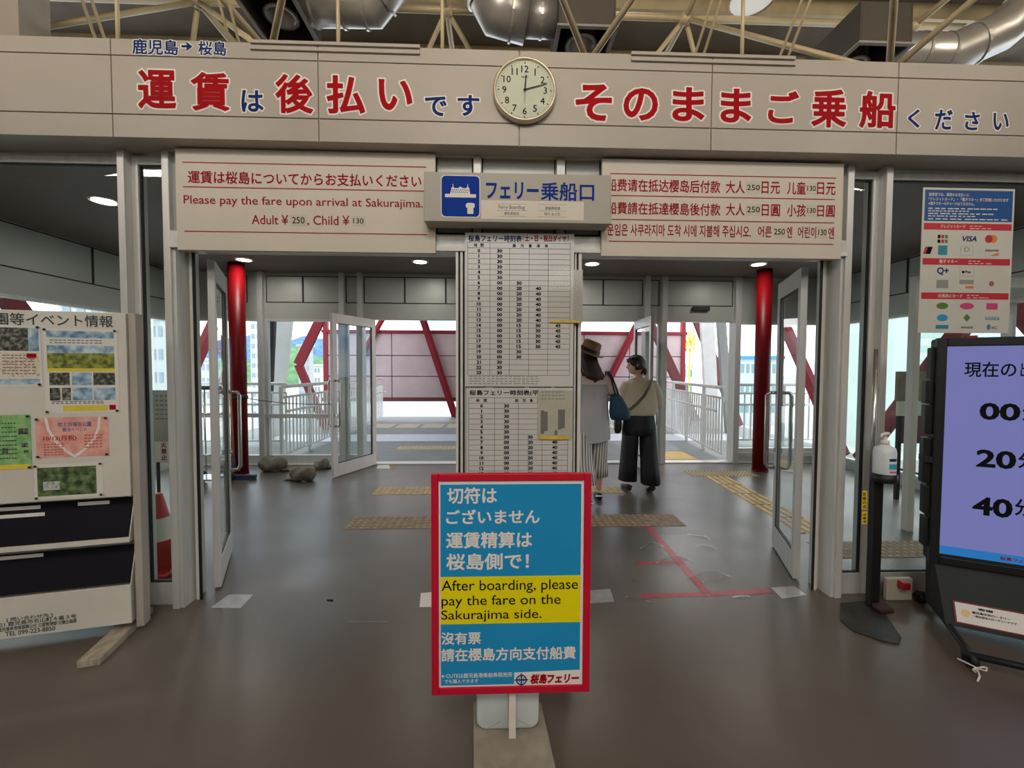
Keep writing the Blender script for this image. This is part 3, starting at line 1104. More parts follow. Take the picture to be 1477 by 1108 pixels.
hill('hill', -140, -52, 190, 25, 3, (96, 132, 92), 'green wooded hill seen through the inner left glass')
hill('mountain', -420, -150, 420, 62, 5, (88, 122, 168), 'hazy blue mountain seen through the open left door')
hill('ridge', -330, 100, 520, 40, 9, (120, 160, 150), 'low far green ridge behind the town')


def building(x0, x1, y, d, z1, rgb, label, rows=5, cols=4, win=(176, 188, 200), roof=None):
    b = thing('building', label, 'building', ((x0 + x1) / 2, y, -7), 'buildings beyond the bridge')
    rgb = tuple(int(v * .84) for v in rgb)
    win = tuple(int(v * .82) for v in win)
    c = mat('wall %d %d %d' % rgb, rgb, .8, 0, .04, .3)
    obj('wall', MB().box(x0, x1, y, y + d, -7, z1), c, b)
    obj('roof', MB().box(x0 - .3, x1 + .3, y - .3, y + d + .3, z1, z1 + .5), mat('roof %s' % (roof,), roof, .8) if roof else c, b)
    wm = MB()
    fw, fh = (x1 - x0) / cols, (z1 + 6) / rows
    for i in range(cols):
        for j in range(rows):
            wm.box(x0 + fw * (i + .22), x0 + fw * (i + .78), y - .06, y + .02, -6 + fh * (j + .3), -6 + fh * (j + .75))
    obj('window', wm, mat('glazing %d' % win[0], win, .2, .1, .05), b)


def bpx(xa, xb, ytop, Y, *r, **k):
    a, b = P(xa, ytop, Y), P(xb, ytop, Y)
    building(a.x, b.x, Y, (b.x - a.x) * .8, a.z, *r, **k)


bpx(360, 384, 436, 60, (232, 230, 226), 'white apartment tower beside the left red column', rows=12, cols=3)
bpx(282, 318, 520, 90, (226, 226, 222), 'low white building seen through the open left door', rows=3, cols=5)
bpx(318, 334, 508, 110, (214, 216, 220), 'narrow pale building beside the luggage trolley handle', rows=5, cols=3)
bpx(430, 446, 500, 80, (200, 200, 204), 'grey office block in front of the green hill', rows=7, cols=3)
bpx(448, 462, 528, 120, (236, 230, 222), 'cream house row at the foot of the green hill, nearest the grey office block', rows=3, cols=3)
bpx(464, 480, 533, 125, (238, 236, 232), 'white house row at the foot of the green hill, beside the inner door leaf', rows=2, cols=3)
bpx(514, 536, 505, 100, (148, 160, 190), 'blue grey building seen through the inner left door leaf', rows=4, cols=4)
bpx(956, 1000, 528, 70, (236, 238, 234), 'white terminal building with teal glass behind the right railing', rows=3, cols=5, win=(110, 196, 190))
bpx(1060, 1128, 518, 60, (232, 236, 236), 'white building with a bright blue roof right of the sliding door opening', rows=3, cols=9, win=(160, 196, 204), roof=(70, 150, 205))
bpx(1290, 1420, 452, 40, (226, 236, 230), 'pale green building with horizontal bands seen behind the dark screen', rows=9, cols=1, win=(190, 214, 206))
bpx(205, 236, 462, 45, (224, 226, 226), 'pale building seen through the left sidelight', rows=5, cols=3)
bpx(85, 168, 420, 30, (230, 222, 216), 'pale building seen over the notice board', rows=4, cols=4)
# yellow lattice structure
yl = thing('lattice_frame', 'yellow lattice structure standing beyond the right railing', 'lattice', P(955, 560, 50))
f50 = facade(50)
a0, b0 = f50.uv(950, 506)
a1, b1 = f50.uv(1000, 482)
m = MB()
for i in range(9):
    u = a0 + (a1 - a0) * i / 8
    m.pbox(f50, u, u + .12, b0, b1, 0, .3)
    if i < 8:
        w = (a1 - a0) / 8
        m.poly(f50, [(u, b0), (u + .14, b0), (u + w + .14, b1), (u + w, b1)], 0, .25)
for v in (b0, (b0 + b1) / 2, b1):
    m.pbox(f50, a0, a1, v, v + .16, 0, .3)
obj('lattice', m, mat('yellow steel', (224, 190, 60), .5), yl)
obj('leg', MB().pbox(f50, a0 + .4, a0 + .55, -7, b0, 0, .2), mat('yellow steel', (224, 190, 60)), yl)
obj('leg', MB().pbox(f50, a1 - .55, a1 - .4, -7, b0, 0, .2), mat('yellow steel', (224, 190, 60)), yl)

# ================================================================== SIGNS ON THE FACADE
STK = mat('sticker paper', (196, 190, 170), .5, 0, .02)


def board(name, label, cat, pl, r, mt, thick, bevel=.002, group=None):
    u0, u1, v0, v1 = r
    t = thing(name, label, cat, pl.at((u0 + u1) / 2, v0), group, kind='thing')
    obj('board', MB().pbox(pl, u0, u1, v0, v1, -thick, 0), mt, t, bevel=bevel)
    return t


# left fare board
f1 = facade(-.03)
r1 = rectpx(f1, 250, 214, 628, 220)
r1 = (f1.uv(254, 290)[0], f1.uv(628, 290)[0], f1.uv(300, 361)[1], f1.uv(300, 214)[1])
s1 = board('fare_sign', 'cream board with red Japanese and English fare notice above the left doorway', 'sign', f1, r1, CREAM, .028)
m = MB()
for x0, y0, x1, y1 in ((263, 234, 615, 240), (264, 269.5, 616, 275), (266, 333.5, 616, 338)):
    ua, va = f1.uv(x0, y0)
    ub, vb = f1.uv(x1, y1)
    m.quad(f1, ua, ub, va - .0026, va + .0026, .001)
textpx(m, f1, '運賃は桜島についてからお支払いください', 271, 608, 246, 264.5, .001, off=.016)
textpx(m, f1, 'Please pay the fare upon arrival at Sakurajima.', 265, 610, 281.5, 297.5, .001, off=.006)
textpx(m, f1, 'Adult ¥', 363, 416, 309.5, 323.5, .001, off=.006)
textpx(m, f1, 'Child ¥', 452, 504, 310.5, 324.5, .001, off=.006)
textpx(m, f1, ',', 443, 446, 321.5, 326, .001)
obj('lettering', m, RED2, s1)
for x0, x1, y0, y1, tx in ((419, 442, 310, 326, '250'), (507, 527, 312, 326, '130')):
    ua, ub, va, vb = rectpx(f1, x0, y0, x1, y1)
    k = obj('price_sticker', MB().pbox(f1, ua, ub, va, vb, 0, .001), STK, s1)
    mm = MB()
    textpx(mm, f1, tx, x0 + 2.5, x1 - 2.5, y0 + 3, y1 - 3.5, .0016, off=.008)
    obj('lettering', mm, INK, k)

# right fare board
r2 = (f1.uv(868, 290)[0], f1.uv(1215.5, 300)[0], f1.uv(1000, 371)[1], f1.uv(1000, 231.5)[1])
s2 = board('fare_sign', 'cream board with red Chinese and Korean fare notice above the right doorway', 'sign', f1, r2, CREAM, .028)
m = MB()
for x0, y0, x1, y1 in ((880, 250.5, 1206, 257), (880, 282, 1204, 288.5), (882, 316.5, 1203, 320), (878, 348, 1202, 352)):
    ua, va = f1.uv(x0, y0)
    ub, vb = f1.uv(x1, y1)
    m.quad(f1, ua, ub, va - .0026, va + .0026, .001)
for s_, x0, x1, yt, yb in (('船费请在抵达樱岛后付款', 875, 1039, 257.5, 276), ('大人', 1047, 1074, 260.5, 279), ('日元', 1098.5, 1125, 262, 279.5), ('儿童', 1135, 1162, 262, 280.5), ('日元', 1178.5, 1205, 263, 281),
                           ('船費請在抵達櫻島後付款', 875, 1039, 291, 309), ('大人', 1047, 1074, 293, 311), ('日圓', 1098.5, 1125, 294.5, 312), ('小孩', 1135, 1162, 294.5, 312.5), ('日圓', 1178.5, 1204, 296, 313),
                           ('운임은 사쿠라지마 도착 시에 지불해 주십시오.', 876, 1083, 322.5, 340), ('어른', 1093, 1113, 326, 342.5), ('엔', 1134.5, 1142.5, 327, 343), ('어린이', 1150.5, 1177, 327, 343.5), ('엔', 1194.5, 1203, 328, 344.5)):
    textpx(m, f1, s_, x0, x1, yt, yb, .001, off=.014)
obj('lettering', m, RED2, s2)
for x0, x1, y0, y1, tx in ((1076, 1097, 262, 279, '250'), (1163, 1177.5, 263.5, 280, '130'), (1076, 1097, 293.5, 311, '250'), (1163, 1177.5, 295.5, 312, '130'), (1115, 1133, 325.5, 343, '250'), (1179, 1193, 326.5, 344, '130')):
    ua, ub, va, vb = rectpx(f1, x0, y0, x1, y1)
    k = obj('price_sticker', MB().pbox(f1, ua, ub, va, vb, 0, .001), STK, s2)
    mm = MB()
    textpx(mm, f1, tx, x0 + 1.2, x1 - 1.2, y0 + 4.5, y1 - 4.5, .0016, off=.008)
    obj('lettering', mm, INK, k)

# central boarding gate sign
f2 = facade(-.15)
r3 = (f2.uv(611.5, 285)[0], f2.uv(881.5, 290)[0], f2.uv(746, 321)[1], f2.uv(746, 250)[1])
s3 = thing('gate_sign', 'wide grey sign box with a blue ferry symbol hanging over the central pier', 'sign', f2.at((r3[0] + r3[1]) / 2, r3[2]), kind='thing')
obj('sign_box', MB().pbox(f2, r3[0], r3[1], r3[2], r3[3], -.115, 0), GREYP, s3, bevel=.004)
for x in (689, 809):
    u = f2.uv(x, 285)[0]
    obj('bracket', MB().pbox(f2, u - .02, u + .02, r3[2] + .06, r3[3] - .06, -.146, -.115), ALU, s3)
q = rectpx(f2, 637, 254, 691.5, 312.5)
w = .022


def rounded(u0, u1, v0, v1, r, k=5):
    pts = []
    for cx_, cy_, a0_ in ((u1 - r, v0 + r, -90), (u1 - r, v1 - r, 0), (u0 + r, v1 - r, 90), (u0 + r, v0 + r, 180)):
        for i in range(k + 1):
            a = radians(a0_ + 90 * i / k)
            pts.append((cx_ + r * cos(a), cy_ + r * sin(a)))
    return pts


ic = obj('symbol', MB().poly(f2, rounded(*q, w), 0.0004, .0012), BLUE, s3)
ic['label'] = 'blue square with a white ferry and a gate symbol'
obj('symbol_edge', MB().poly(f2, rounded(q[0] - .004, q[1] + .004, q[2] - .004, q[3] + .004, w), 0, .0005), WHITE, s3)
iu = lambda x, y: (q[0] + (q[1] - q[0]) * x, q[2] + (q[3] - q[2]) * y)
m = MB()
m.poly(f2, [iu(.09, .47), iu(.91, .47), iu(.91, .555), iu(.09, .555)], .0016)
m.poly(f2, [iu(.22, .555), iu(.76, .555), iu(.72, .70), iu(.56, .70), iu(.52, .73), iu(.47, .73), iu(.44, .70), iu(.27, .70)], .0016)
for x in (.30, .69):
    m.poly(f2, [iu(x - .012, .69), iu(x + .012, .69), iu(x + .006, .80), iu(x - .006, .80)], .0016)
    m.poly(f2, [iu(x - .05, .67), iu(x + .05, .67), iu(x + .03, .72), iu(x - .03, .72)], .0018)
m.poly(f2, [iu(.68, .07), iu(.84, .07), iu(.84, .21), iu(.87, .23), iu(.88, .31), iu(.83, .34), iu(.69, .34), iu(.64, .31), iu(.64, .24), iu(.68, .21)], .0016)
obj('ferry_shape', m, WHITE, ic)
m = MB()
for j in range(2):
    for i in range(9):
        x = .26 + i * .05 + .02 * j
        m.poly(f2, [iu(x, .59 + .05 * j), iu(x + .025, .59 + .05 * j), iu(x + .025, .615 + .05 * j), iu(x, .615 + .05 * j)], .002)
obj('ferry_windows', m, BLUE, ic)
m = MB()
textpx(m, f2, 'フェリー', 701, 777, 262, 287, .0012, off=.03)
textpx(m, f2, '乗船口', 780, 857, 262.5, 289.5, .0012, off=.018)
obj('lettering', m, mat('sign blue print', (8, 54, 134), .65, spec=.12), s3)
q2 = rectpx(f2, 694, 290, 842, 317)
st = obj('label_strip', MB().pbox(f2, q2[0], q2[1], q2[2], q2[3], 0, .0012), mat('strip paper', (212, 204, 188), .5, 0, .02), s3)
m = MB()
textpx(m, f2, 'Ferry Boarding', 719, 757, 296, 303, .0018, off=.014)
textpx(m, f2, '渡轮乘船处', 727, 749, 305.5, 310.5, .0018, off=.01)
textpx(m, f2, '渡輪乘船處', 786, 808, 298, 303, .0018, off=.01)
textpx(m, f2, '페리 승선장', 785, 808, 306.5, 311.5, .0018, off=.01)
for x0, x1 in ((717, 760), (775, 818)):
    for y in (294.5, 303.8, 312.5):
        a_, b_ = f2.uv(x0, y + (x0 - 740) * .012), f2.uv(x1, y + (x0 - 740) * .012)
        m.quad(f2, a_[0], b_[0], a_[1] - .0007, a_[1] + .0007, .0018)
obj('lettering', m, INK_G, st)

# ---- timetables on the pier
f3 = facade(-.032)


def timetable(label, box, title, title2, grid, cols, tcx, rows, y0, y1, weekday):
    x0, yt, x1, yb = box
    u0, u1, v0, v1 = f3.uv(x0, 500)[0], f3.uv(x1, 500)[0], f3.uv(745, yb)[1], f3.uv(745, yt)[1]
    t = thing('timetable', label, 'timetable', f3.at((u0 + u1) / 2, v0), 'timetables on the pier', kind='thing')
    obj('board', MB().pbox(f3, u0, u1, v0, v1, -.012, 0), mat('timetable sheet', (202, 200, 196), .35, 0, .03, 4, coat=.3), t)
    m = MB()
    gx = [f3.uv(c, 500)[0] for c in cols]
    zt = f3.uv(745, grid[0])[1]
    zh = f3.uv(745, grid[1])[1]
    za, zb = zh, f3.uv(745, grid[2])[1]
    lw = .0011
    n = len(rows)
    zr = [za + (zb - za) * i / grid[3] for i in range(n + 1)]
    for z in [zt] + zr:
        m.quad(f3, gx[0], gx[-1], z - lw, z + lw, .0008)
    for k, x in enumerate(gx):
        m.quad(f3, x - lw, x + lw, zr[-1], zt if k in (0, 1, len(gx) - 1) else zh, .0009)
    obj('grid_lines', m, mat('grid line ink', (96, 92, 88), .6), t)
    m = MB()
    zc = (zt + zh) / 2
    hd = (zt - zh) * .62
    for i, ch in enumerate('時間'):
        text_c(m, f3, ch, gx[0] + (gx[1] - gx[0]) * (.36 + .28 * i), zc, hd, .001, off=.02)
    for i, ch in enumerate('鹿児島港発'):
        text_c(m, f3, ch, f3.uv(cols[1] + (cols[-1] - cols[1]) * ((.30, .40, .50, .60, .70)[i]), 500)[0], zc, hd, .001, off=.02)
    tx = [f3.uv(c, 500)[0] for c in tcx]
    hh = abs(zr[0] - zr[1]) * .68
    for i, r in enumerate(rows):
        z = (zr[i] + zr[i + 1]) / 2
        text_c(m, f3, str(i), (gx[0] + gx[1]) / 2, z, hh, .001, off=.045, wide=1.1)
        for k, v in enumerate(r):
            text_c(m, f3, v, tx[k], z, hh, .001, off=.045, wide=1.18)
    obj('times', m, INK, t)
    return t, (u0, u1, v0, v1)


rows1 = [['30']] * 6 + [['00', '30']] + [['00', '20', '40']] * 7 + [['00', '15', '30', '45']] * 5 + [['00', '30']] * 2 + [['30']] * 3
t1, b1_ = timetable('upper ferry timetable with blue and red heading for weekends and holidays', (671, 336.5, 827, 557.5), '', '', (350.5, 358.5, 541.5, 24),
                    (674.6, 706.6, 734.7, 762.5, 790, 821.6), (720.5, 748.3, 776, 804.5), rows1, 0, 0, False)
m = MB()
textpx(m, f3, '桜島フェリー時刻表', 675.5, 752.5, 338.5, 348.5, .001, off=.024)
obj('title', m, NAVY, t1)
m = MB()
textpx(m, f3, '土・日・祝日ダイヤ', 757, 817, 338.8, 348.5, .001, off=.03)
obj('title', m, RED, t1)
m = MB()
textpx(m, f3, '(', 753.5, 756, 338, 349, .001, off=.02)
textpx(m, f3, ')', 818, 820.5, 338.5, 349, .001, off=.02)
for i, y in enumerate((543.5, 547, 550.5, 554)):
    a_, b_ = f3.uv(677, y), f3.uv(778, y)
    dashes(m, f3, a_[0], b_[0], a_[1], .004, .001, 16, i)
obj('small_print', m, INK_G, t1)

rows2 = [['30']] * 6 + [['00', '30']] + [['00', '20', '40']] * 9
t2, b2_ = timetable('lower ferry timetable with black heading, partly behind the blue and yellow sign', (672.5, 559, 827, 716), '', '', (573.8, 581.8, 581.8 + 7.48 * 16, 16),
                    (675.8, 713.6, 748, 782.7, 820), (731, 765.6, 801), rows2, 0, 0, True)
m = MB()
textpx(m, f3, '桜島フェリー時刻表(平日ダイヤ)', 677, 818, 562.5, 571.5, .001, off=.024)
obj('title', m, INK, t2)
# seam fittings between the two sheets
m = MB()
f31 = facade(-.033)
for x0, x1 in ((671, 700), (712, 757), (763, 795), (800, 826)):
    a_, b_ = f31.uv(x0, 558.5), f31.uv(x1, 558.5)
    m.pbox(f31, a_[0], b_[0], a_[1] - .003, a_[1] + .003, 0, .002)
obj('clip_strip', m, mat('clip strip', (90, 86, 80), .4, .3), t1)
# clear pocket with a notice, hung over the lower timetable
f4 = facade(-.042)
r = rectpx(f4, 775, 562, 826, 634)
nt_ = thing('notice', 'small yellowed notice in a clear sleeve taped over the lower timetable', 'notice', f4.at(r[0], r[2]), kind='thing')
obj('sheet', MB().pbox(f4, r[0] + .004, r[1] - .008, r[2] + .004, r[3] - .004, -.0095, -.004), mat('yellowed sheet', (190, 188, 172), .5, 0, .05, 12), nt_)
obj('sleeve', MB().pbox(f4, r[0], r[1], r[2], r[3], -.002, -.001), FILM, nt_)
m = MB()
for x0, x1, y0, y1 in ((780, 785, 592, 626), (785, 790, 594, 622), (800, 804, 621, 628), (805, 810, 591, 620), (810, 815, 591, 618)):
    a_ = rectpx(f4, x0, y0, x1, y1)
    m.quad(f4, *a_, -.0035)
for i in range(3):
    a_, b_ = f4.uv(781, 566 + 5 * i), f4.uv(816, 566 + 5 * i)
    dashes(m, f4, a_[0], b_[0], a_[1], .004, -.0035, 7, 40 + i)
obj('print', m, INK_G, nt_)
a_ = rectpx(f4, 777, 629, 821, 634)
obj('yellow_tape', MB().pbox(f4, *a_, -.001, .001), mat('yellow tape', (206, 178, 70), .4, 0, .2, 40), nt_)
# clear sheet along the pier's right edge with yellow tape
r = rectpx(f4, 792, 388, 841, 466)
pk = thing('clear_sleeve', 'empty clear plastic sleeve with yellow tape over the right edge of the upper timetable', 'plastic sleeve', f4.at(r[0], r[2]), kind='thing')
obj('film', MB().pbox(f4, r[0], r[1], r[2], r[3], -.0085, -.004), FILM, pk)
a_ = rectpx(f4, 793, 461.5, 836, 465.5)
obj('yellow_tape', MB().pbox(f4, *a_, -.004, .0), mat('yellow tape', (206, 178, 70)), pk)
a_ = rectpx(f4, 827.5, 389, 840.5, 466)
obj('backing_sheet', MB().pbox(f4, *a_, -.0096, -.0088), mat('grey backing', (176, 174, 166), .5, 0, .05, 20), pk)

# ---- wall clock
fc = facade(YH - .03)
cu, cv = fc.uv(757, 130)
R = (fc.uv(803, 130)[0] - fc.uv(711.5, 130)[0]) / 2
cc = Vector((cu, YH, cv))
ck = thing('wall_clock', 'round silver rimmed wall clock with black numerals on the header', 'clock', cc)
obj('rim', MB().lathe([(R * .97, 0), (R, .012), (R, .034), (R * .965, .045), (R * .915, .045), (R * .905, .03)], cc, 64, 'Y', caps=False), mat('silver rim', (206, 194, 170), .3, .6, .03), ck, smooth=True)
obj('dial', MB().lathe([(R * .93, .001), (R * .93, .03)], cc, 64, 'Y'), mat('clock dial', (214, 208, 192), .5, 0, .01), ck)
fk = Plane(cc + Vector((0, -.0305, 0)), (1, 0, 0), (0, 0, 1))
m = MB()
for h in range(1, 13):
    a = radians(90 - 30 * h)
    text_c(m, fk, str(h), cos(a) * R * .645, sin(a) * R * .645, R * .215, .0004, off=.012)
for k in range(60):
    a = radians(6 * k)
    d = Vector((cos(a), sin(a)))
    n_ = Vector((-d.y, d.x)) * (R * (.016 if k % 5 == 0 else .005))
    p0, p1 = d * R * (.80 if k % 5 == 0 else .82), d * R * .86
    m.poly(fk, [p0 - n_, p1 - n_, p1 + n_, p0 + n_], .0004)
text_c(m, fk, 'SEIKO', 0, R * .40, R * .05, .0004, off=.02, wide=1.3)
obj('numerals', m, INK, ck)


def hand(deg, L, w, n, back=.1):
    d = Vector((sin(radians(deg)), cos(radians(deg))))
    nn = Vector((-d.y, d.x)) * w / 2
    return MB().poly(fk, [-d * back - nn, d * L - nn * .7, d * L + nn * .7, -d * back + nn], n, n + .0012)


obj('hour_hand', hand(5, R * .46, R * .05, .003, R * .05), INK, ck)
obj('minute_hand', hand(74, R * .72, R * .035, .005, R * .05), INK, ck)
obj('second_hand', hand(180, R * .44, R * .022, .007, 0), INK_G, ck)
obj('hub', MB().lathe([(R * .035, .03), (R * .035, .042)], cc, 20, 'Y'), INK, ck)
obj('cover_glass', MB().lathe([(R * .91, .042), (R * .91, .0435)], cc, 64, 'Y'), GLASS, ck)
obj('hanger', MB().tube([(cu - .03, YH - .005, cv + R * .98), (cu - .03, YH - .005, cv + R * 1.12)], .003, 8), ALU, ck)

# ---- payment poster on the right window
f5 = facade(.0645)
rp_ = (f5.uv(1328, 375)[0], f5.uv(1459.5, 375)[0], f5.uv(1395, 480.5)[1], f5.uv(1395, 271.5)[1])
po = board('payment_poster', 'tall white poster of card and electronic money logos on the right window', 'poster', f5, rp_, mat('poster white', (206, 206, 196), .5, 0, .02), .003, 0)
pu = lambda x, y: (rp_[0] + (rp_[1] - rp_[0]) * x, rp_[3] + (rp_[2] - rp_[3]) * y)


def prect(mb, x0, y0, x1, y1, n=.0006):
    a, b = pu(x0, y1), pu(x1, y0)
    mb.quad(f5, a[0], b[0], a[1], b[1], n)


def ptext(mb, s, x0, y0, x1, y1, n=.0011, off=.012, shear=0):
    a, b = pu(x0, y1), pu(x1, y0)
    text(mb, f5, s, a[0], b[0], a[1], b[1], n, off, None, shear)


def pdisc(mb, x, y, r, n=.0008, ry=None, k=24):
    c = pu(x, y)
    rr = r * (rp_[1] - rp_[0])
    ry = rr if ry is None else ry * (rp_[1] - rp_[0])
    mb.poly(f5, [(c[0] + rr * cos(2 * pi * i / k), c[1] + ry * sin(2 * pi * i / k)) for i in range(k)], n)


POSB = mat('poster blue', (22, 80, 146), .5, 0, .02)
POSR = mat('poster red', (196, 44, 60), .5, 0, .02)
m = MB()
prect(m, .02, .015, .98, .228)
obj('header_block', m, POSB, po)
for y in (.242, .483, .72):
    m = MB()
    prect(m, .02, y, .98, y + .045)
    obj('red_band', m, POSR, po)
m = MB()
ptext(m, '船客席では、運賃のお支払いに', .06, .035, .50, .058)
ptext(m, '「クレジットカード」・「電子マネー」がご利用いただけます', .06, .066, .93, .09)
ptext(m, '※電子マネーのチャージはできません。', .06, .098, .56, .12)
for i, (y, x1) in enumerate(((.135, .84), (.152, .52), (.170, .78), (.187, .58), (.207, .94))):
    a_, b_ = pu(.06, y + .01), pu(x1, y + .01)
    dashes(m, f5, a_[0], b_[0], a_[1], .006, .0011, 11, 60 + i)
ptext(m, 'クレジットカード', .20, .250, .47, .277)
ptext(m, '電子マネー', .20, .492, .40, .518)
ptext(m, '交通系ICカード', .20, .729, .47, .755)
for k, y in enumerate((.262, .503, .740)):
    a_, b_ = pu(.52, y + .016), pu(.78, y + .016)
    dashes(m, f5, a_[0], b_[0], a_[1], .004, .0011, 4, 70 + k)
    a_, b_ = pu(.52, y), pu(.66, y)
    dashes(m, f5, a_[0], b_[0], a_[1], .004, .0011, 3, 80 + k)
obj('lettering', m, WHITE, po)
BW = mat('card navy', (26, 40, 110), .5)
LG = {k: mat('logo ' + k, c, .5) for k, c in dict(orange=(226, 130, 60), red=(184, 50, 50), teal=(50, 140, 160), grey=(150, 148, 144), pink=(214, 70, 130), green=(90, 130, 60), sky=(50, 150, 210)).items()}
LG['dark'], LG['navy'] = INK, BW


def logo(col, fn, *a, **k):
    m = MB()
    fn(m, *a, **k)
    return obj('logo', m, LG[col], po)


def pframe(m, x0, y0, x1, y1):
    a, b = pu(x0, y1), pu(x1, y0)
    m.frame(f5, a[0], b[0], a[1], b[1], .0012, .0004, .0006)


def ppoly(m, pts, n=.0006):
    m.poly(f5, [pu(*p) for p in pts], n)


logo('navy', ptext, 'VISA', .43, .327, .60, .366, off=.03, shear=.25)
for i in range(3):
    for j in range(2):
        logo(('dark', 'red', 'green')[i], prect, .175 + i * .04, .322 + j * .032, .205 + i * .04, .346 + j * .032)
logo('red', pdisc, .735, .345, .042, .0008)
logo('orange', pdisc, .785, .345, .042, .0007)
logo('dark', ppoly, [(.02, .455), (.10, .455), (.125, .405), (.045, .405)])
logo('red', ppoly, [(.02, .455), (.05, .455), (.075, .405), (.045, .405)], .0009)
logo('teal', prect, .185, .395, .285, .46)
logo('grey', ptext, 'D', .47, .405, .53, .435)
logo('grey', pframe, .43, .395, .57, .462)
logo('dark', ptext, 'DISCOVER', .70, .418, .85, .432)
logo('orange', ppoly, [(.75, .462), (.85, .462), (.85, .438)])
logo('navy', ptext, 'Q+', .18, .545, .31, .60, off=.03)
logo('dark', ptext, 'Pay', .49, .566, .555, .588, off=.02)
logo('dark', pdisc, .468, .576, .014)
logo('grey', pframe, .43, .545, .59, .608)
logo('grey', prect, .18, .632, .31, .69)
logo('grey', prect, .43, .63, .59, .66)
logo('orange', prect, .50, .672, .59, .69)
logo('red', pdisc, .785, .655, .026)
logo('grey', pdisc, .785, .655, .012, .0012)
logo('green', pdisc, .255, .812, .065, ry=.034)
logo('pink', pdisc, .525, .812, .078, ry=.034)
logo('pink', prect, .74, .79, .865, .835)
logo('sky', pdisc, .26, .895, .06, ry=.036)
logo('green', ppoly, [(.53, .865), (.57, .893), (.53, .921), (.49, .893)])
logo('teal', ptext, 'SUGOCA', .73, .885, .89, .908)
logo('teal', prect, .19, .945, .33, .972)
logo('dark', ptext, 'nimoca', .47, .95, .60, .968)
logo('teal', pdisc, .775, .957, .022, ry=.03)
logo('navy', ptext, 'IC', .81, .952, .87, .972)

# ================================================================== FOREGROUND STAND SIGN
Ys = -.985
fs = facade(Ys)
base = thing('stand_sign', 'blue and yellow notice in a red frame on a white post before the central pier', 'sign', (0.04, Ys - .02, 0))
sq = (fs.uv(622.3, 840)[0], fs.uv(851.5, 840)[0], fs.uv(735, 999.5)[1], fs.uv(735, 683)[1])
su0, su1, sv0, sv1 = sq
SU = lambda x: su0 + (su1 - su0) * x
SV = lambda y: sv1 + (sv0 - sv1) * y
fw_ = (su1 - su0) * .046
obj('frame', MB().frame(fs, su0, su1, sv0, sv1, fw_, -.018, .006), CRIM, base, bevel=.003)
obj('backing', MB().pbox(fs, su0 + fw_ * .8, su1 - fw_ * .8, sv0 + fw_ * .8, sv1 - fw_ * .8, -.016, 0), WHITE, base)
bu0, bu1 = fs.uv(636.8, 850)[0], fs.uv(836, 850)[0]
bz = lambda y: fs.uv(735, y)[1]
m = MB()
m.quad(fs, bu0 - .003, bu1 + .003, bz(831), bz(698.5), .0006)
m.quad(fs, bu0 - .003, bu1 + .003, bz(987), bz(899), .0006)
obj('blue_panel', m, SKYB, base)
m = MB().quad(fs, bu0 - .003, bu1 + .003, bz(899), bz(831), .0007)
obj('yellow_band', m, YEL, base)
m = MB()
for s_, x0, x1, yt, yb in (('切符は', 645, 717, 703, 727), ('ございません', 643.5, 778.5, 735, 756), ('運賃精算は', 643.5, 767.5, 767.5, 791.5), ('桜島側で！', 643.5, 763, 798.5, 822.6),
                           ('沒有票', 636.5, 693.5, 912, 930), ('請在櫻島方向支付船費', 636.5, 830.5, 935.5, 954.5)):
    textpx(m, fs, s_, x0, x1, yt, yb, .0014, off=.022, res=4)
textpx(m, fs, '※ CUTEは鹿児島港乗船券発売所', 637, 739, 971.5, 978.5, .0014, off=.012)
textpx(m, fs, 'でも購入できます', 641, 690, 980, 986, .0014, off=.012)
obj('lettering', m, WHITE, base)
m = MB()
textpx(m, fs, 'After boarding, please', 637, 833.5, 837.5, 857, .0014, off=.004, res=5)
textpx(m, fs, 'pay the fare on the', 637, 808.5, 859.5, 878, .0014, off=.004, res=5)
textpx(m, fs, 'Sakurajima side.', 636.5, 781, 880.5, 898, .0014, off=.004, res=5)
obj('lettering', m, INK, base)
a0_, a1_ = fs.uv(741.6, 980)[0], bu1 + .003
m = MB().poly(fs, [(a0_, bz(987)), (a1_, bz(987)), (a1_, bz(968)), (a0_, bz(970))], .0011)
lg = obj('logo_panel', m, WHITE, base)
cu_, cv_ = fs.uv(752, 980.5)
m = MB()
ro = .0195
n_ = 28
for i in range(n_):
    a, b = 2 * pi * i / n_, 2 * pi * (i + 1) / n_
    m.poly(fs, [(cu_ + ro * .76 * cos(a), cv_ + ro * .76 * sin(a)), (cu_ + ro * cos(a), cv_ + ro * sin(a)), (cu_ + ro * cos(b), cv_ + ro * sin(b)), (cu_ + ro * .76 * cos(b), cv_ + ro * .76 * sin(b))], .0018)
for w_, h_ in ((ro * .13, ro * 1.25), (ro * 1.25, ro * .13)):
    m.quad(fs, cu_ - w_, cu_ + w_, cv_ - h_, cv_ + h_, .0016)
for sx in (-1, 1):
    m.quad(fs, cu_ + sx * ro * .4 - ro * .08, cu_ + sx * ro * .4 + ro * .08, cv_ - ro * .45, cv_ + ro * .45, .0017)
obj('emblem', m, NAVY, lg)
m = MB()
textpx(m, fs, '桜島', 764, 788, 972, 986.5, .0018, off=.05, shear=.14)
textpx(m, fs, 'フェリー', 788, 834, 972.5, 985.5, .0018, off=.06, shear=.14)
obj('lettering', m, RED, lg)
pp = F(739, 1065, .045)
obj('post', MB().box(pp.x - .013, pp.x + .013, Ys + .018, Ys + .044, .042, sv0 + .5), mat('white painted wood', (214, 208, 198), .55, 0, .1, 12), base, bevel=.002)
q0, q1, q2_, q3 = F(683, 1013, .04), F(780, 1013, .04), F(800, 1100, .04), F(683, 1100, .04)
ext = 1.7
q2_, q3 = q1 + (q2_ - q1) * ext, q0 + (q3 - q0) * ext
m = MB()
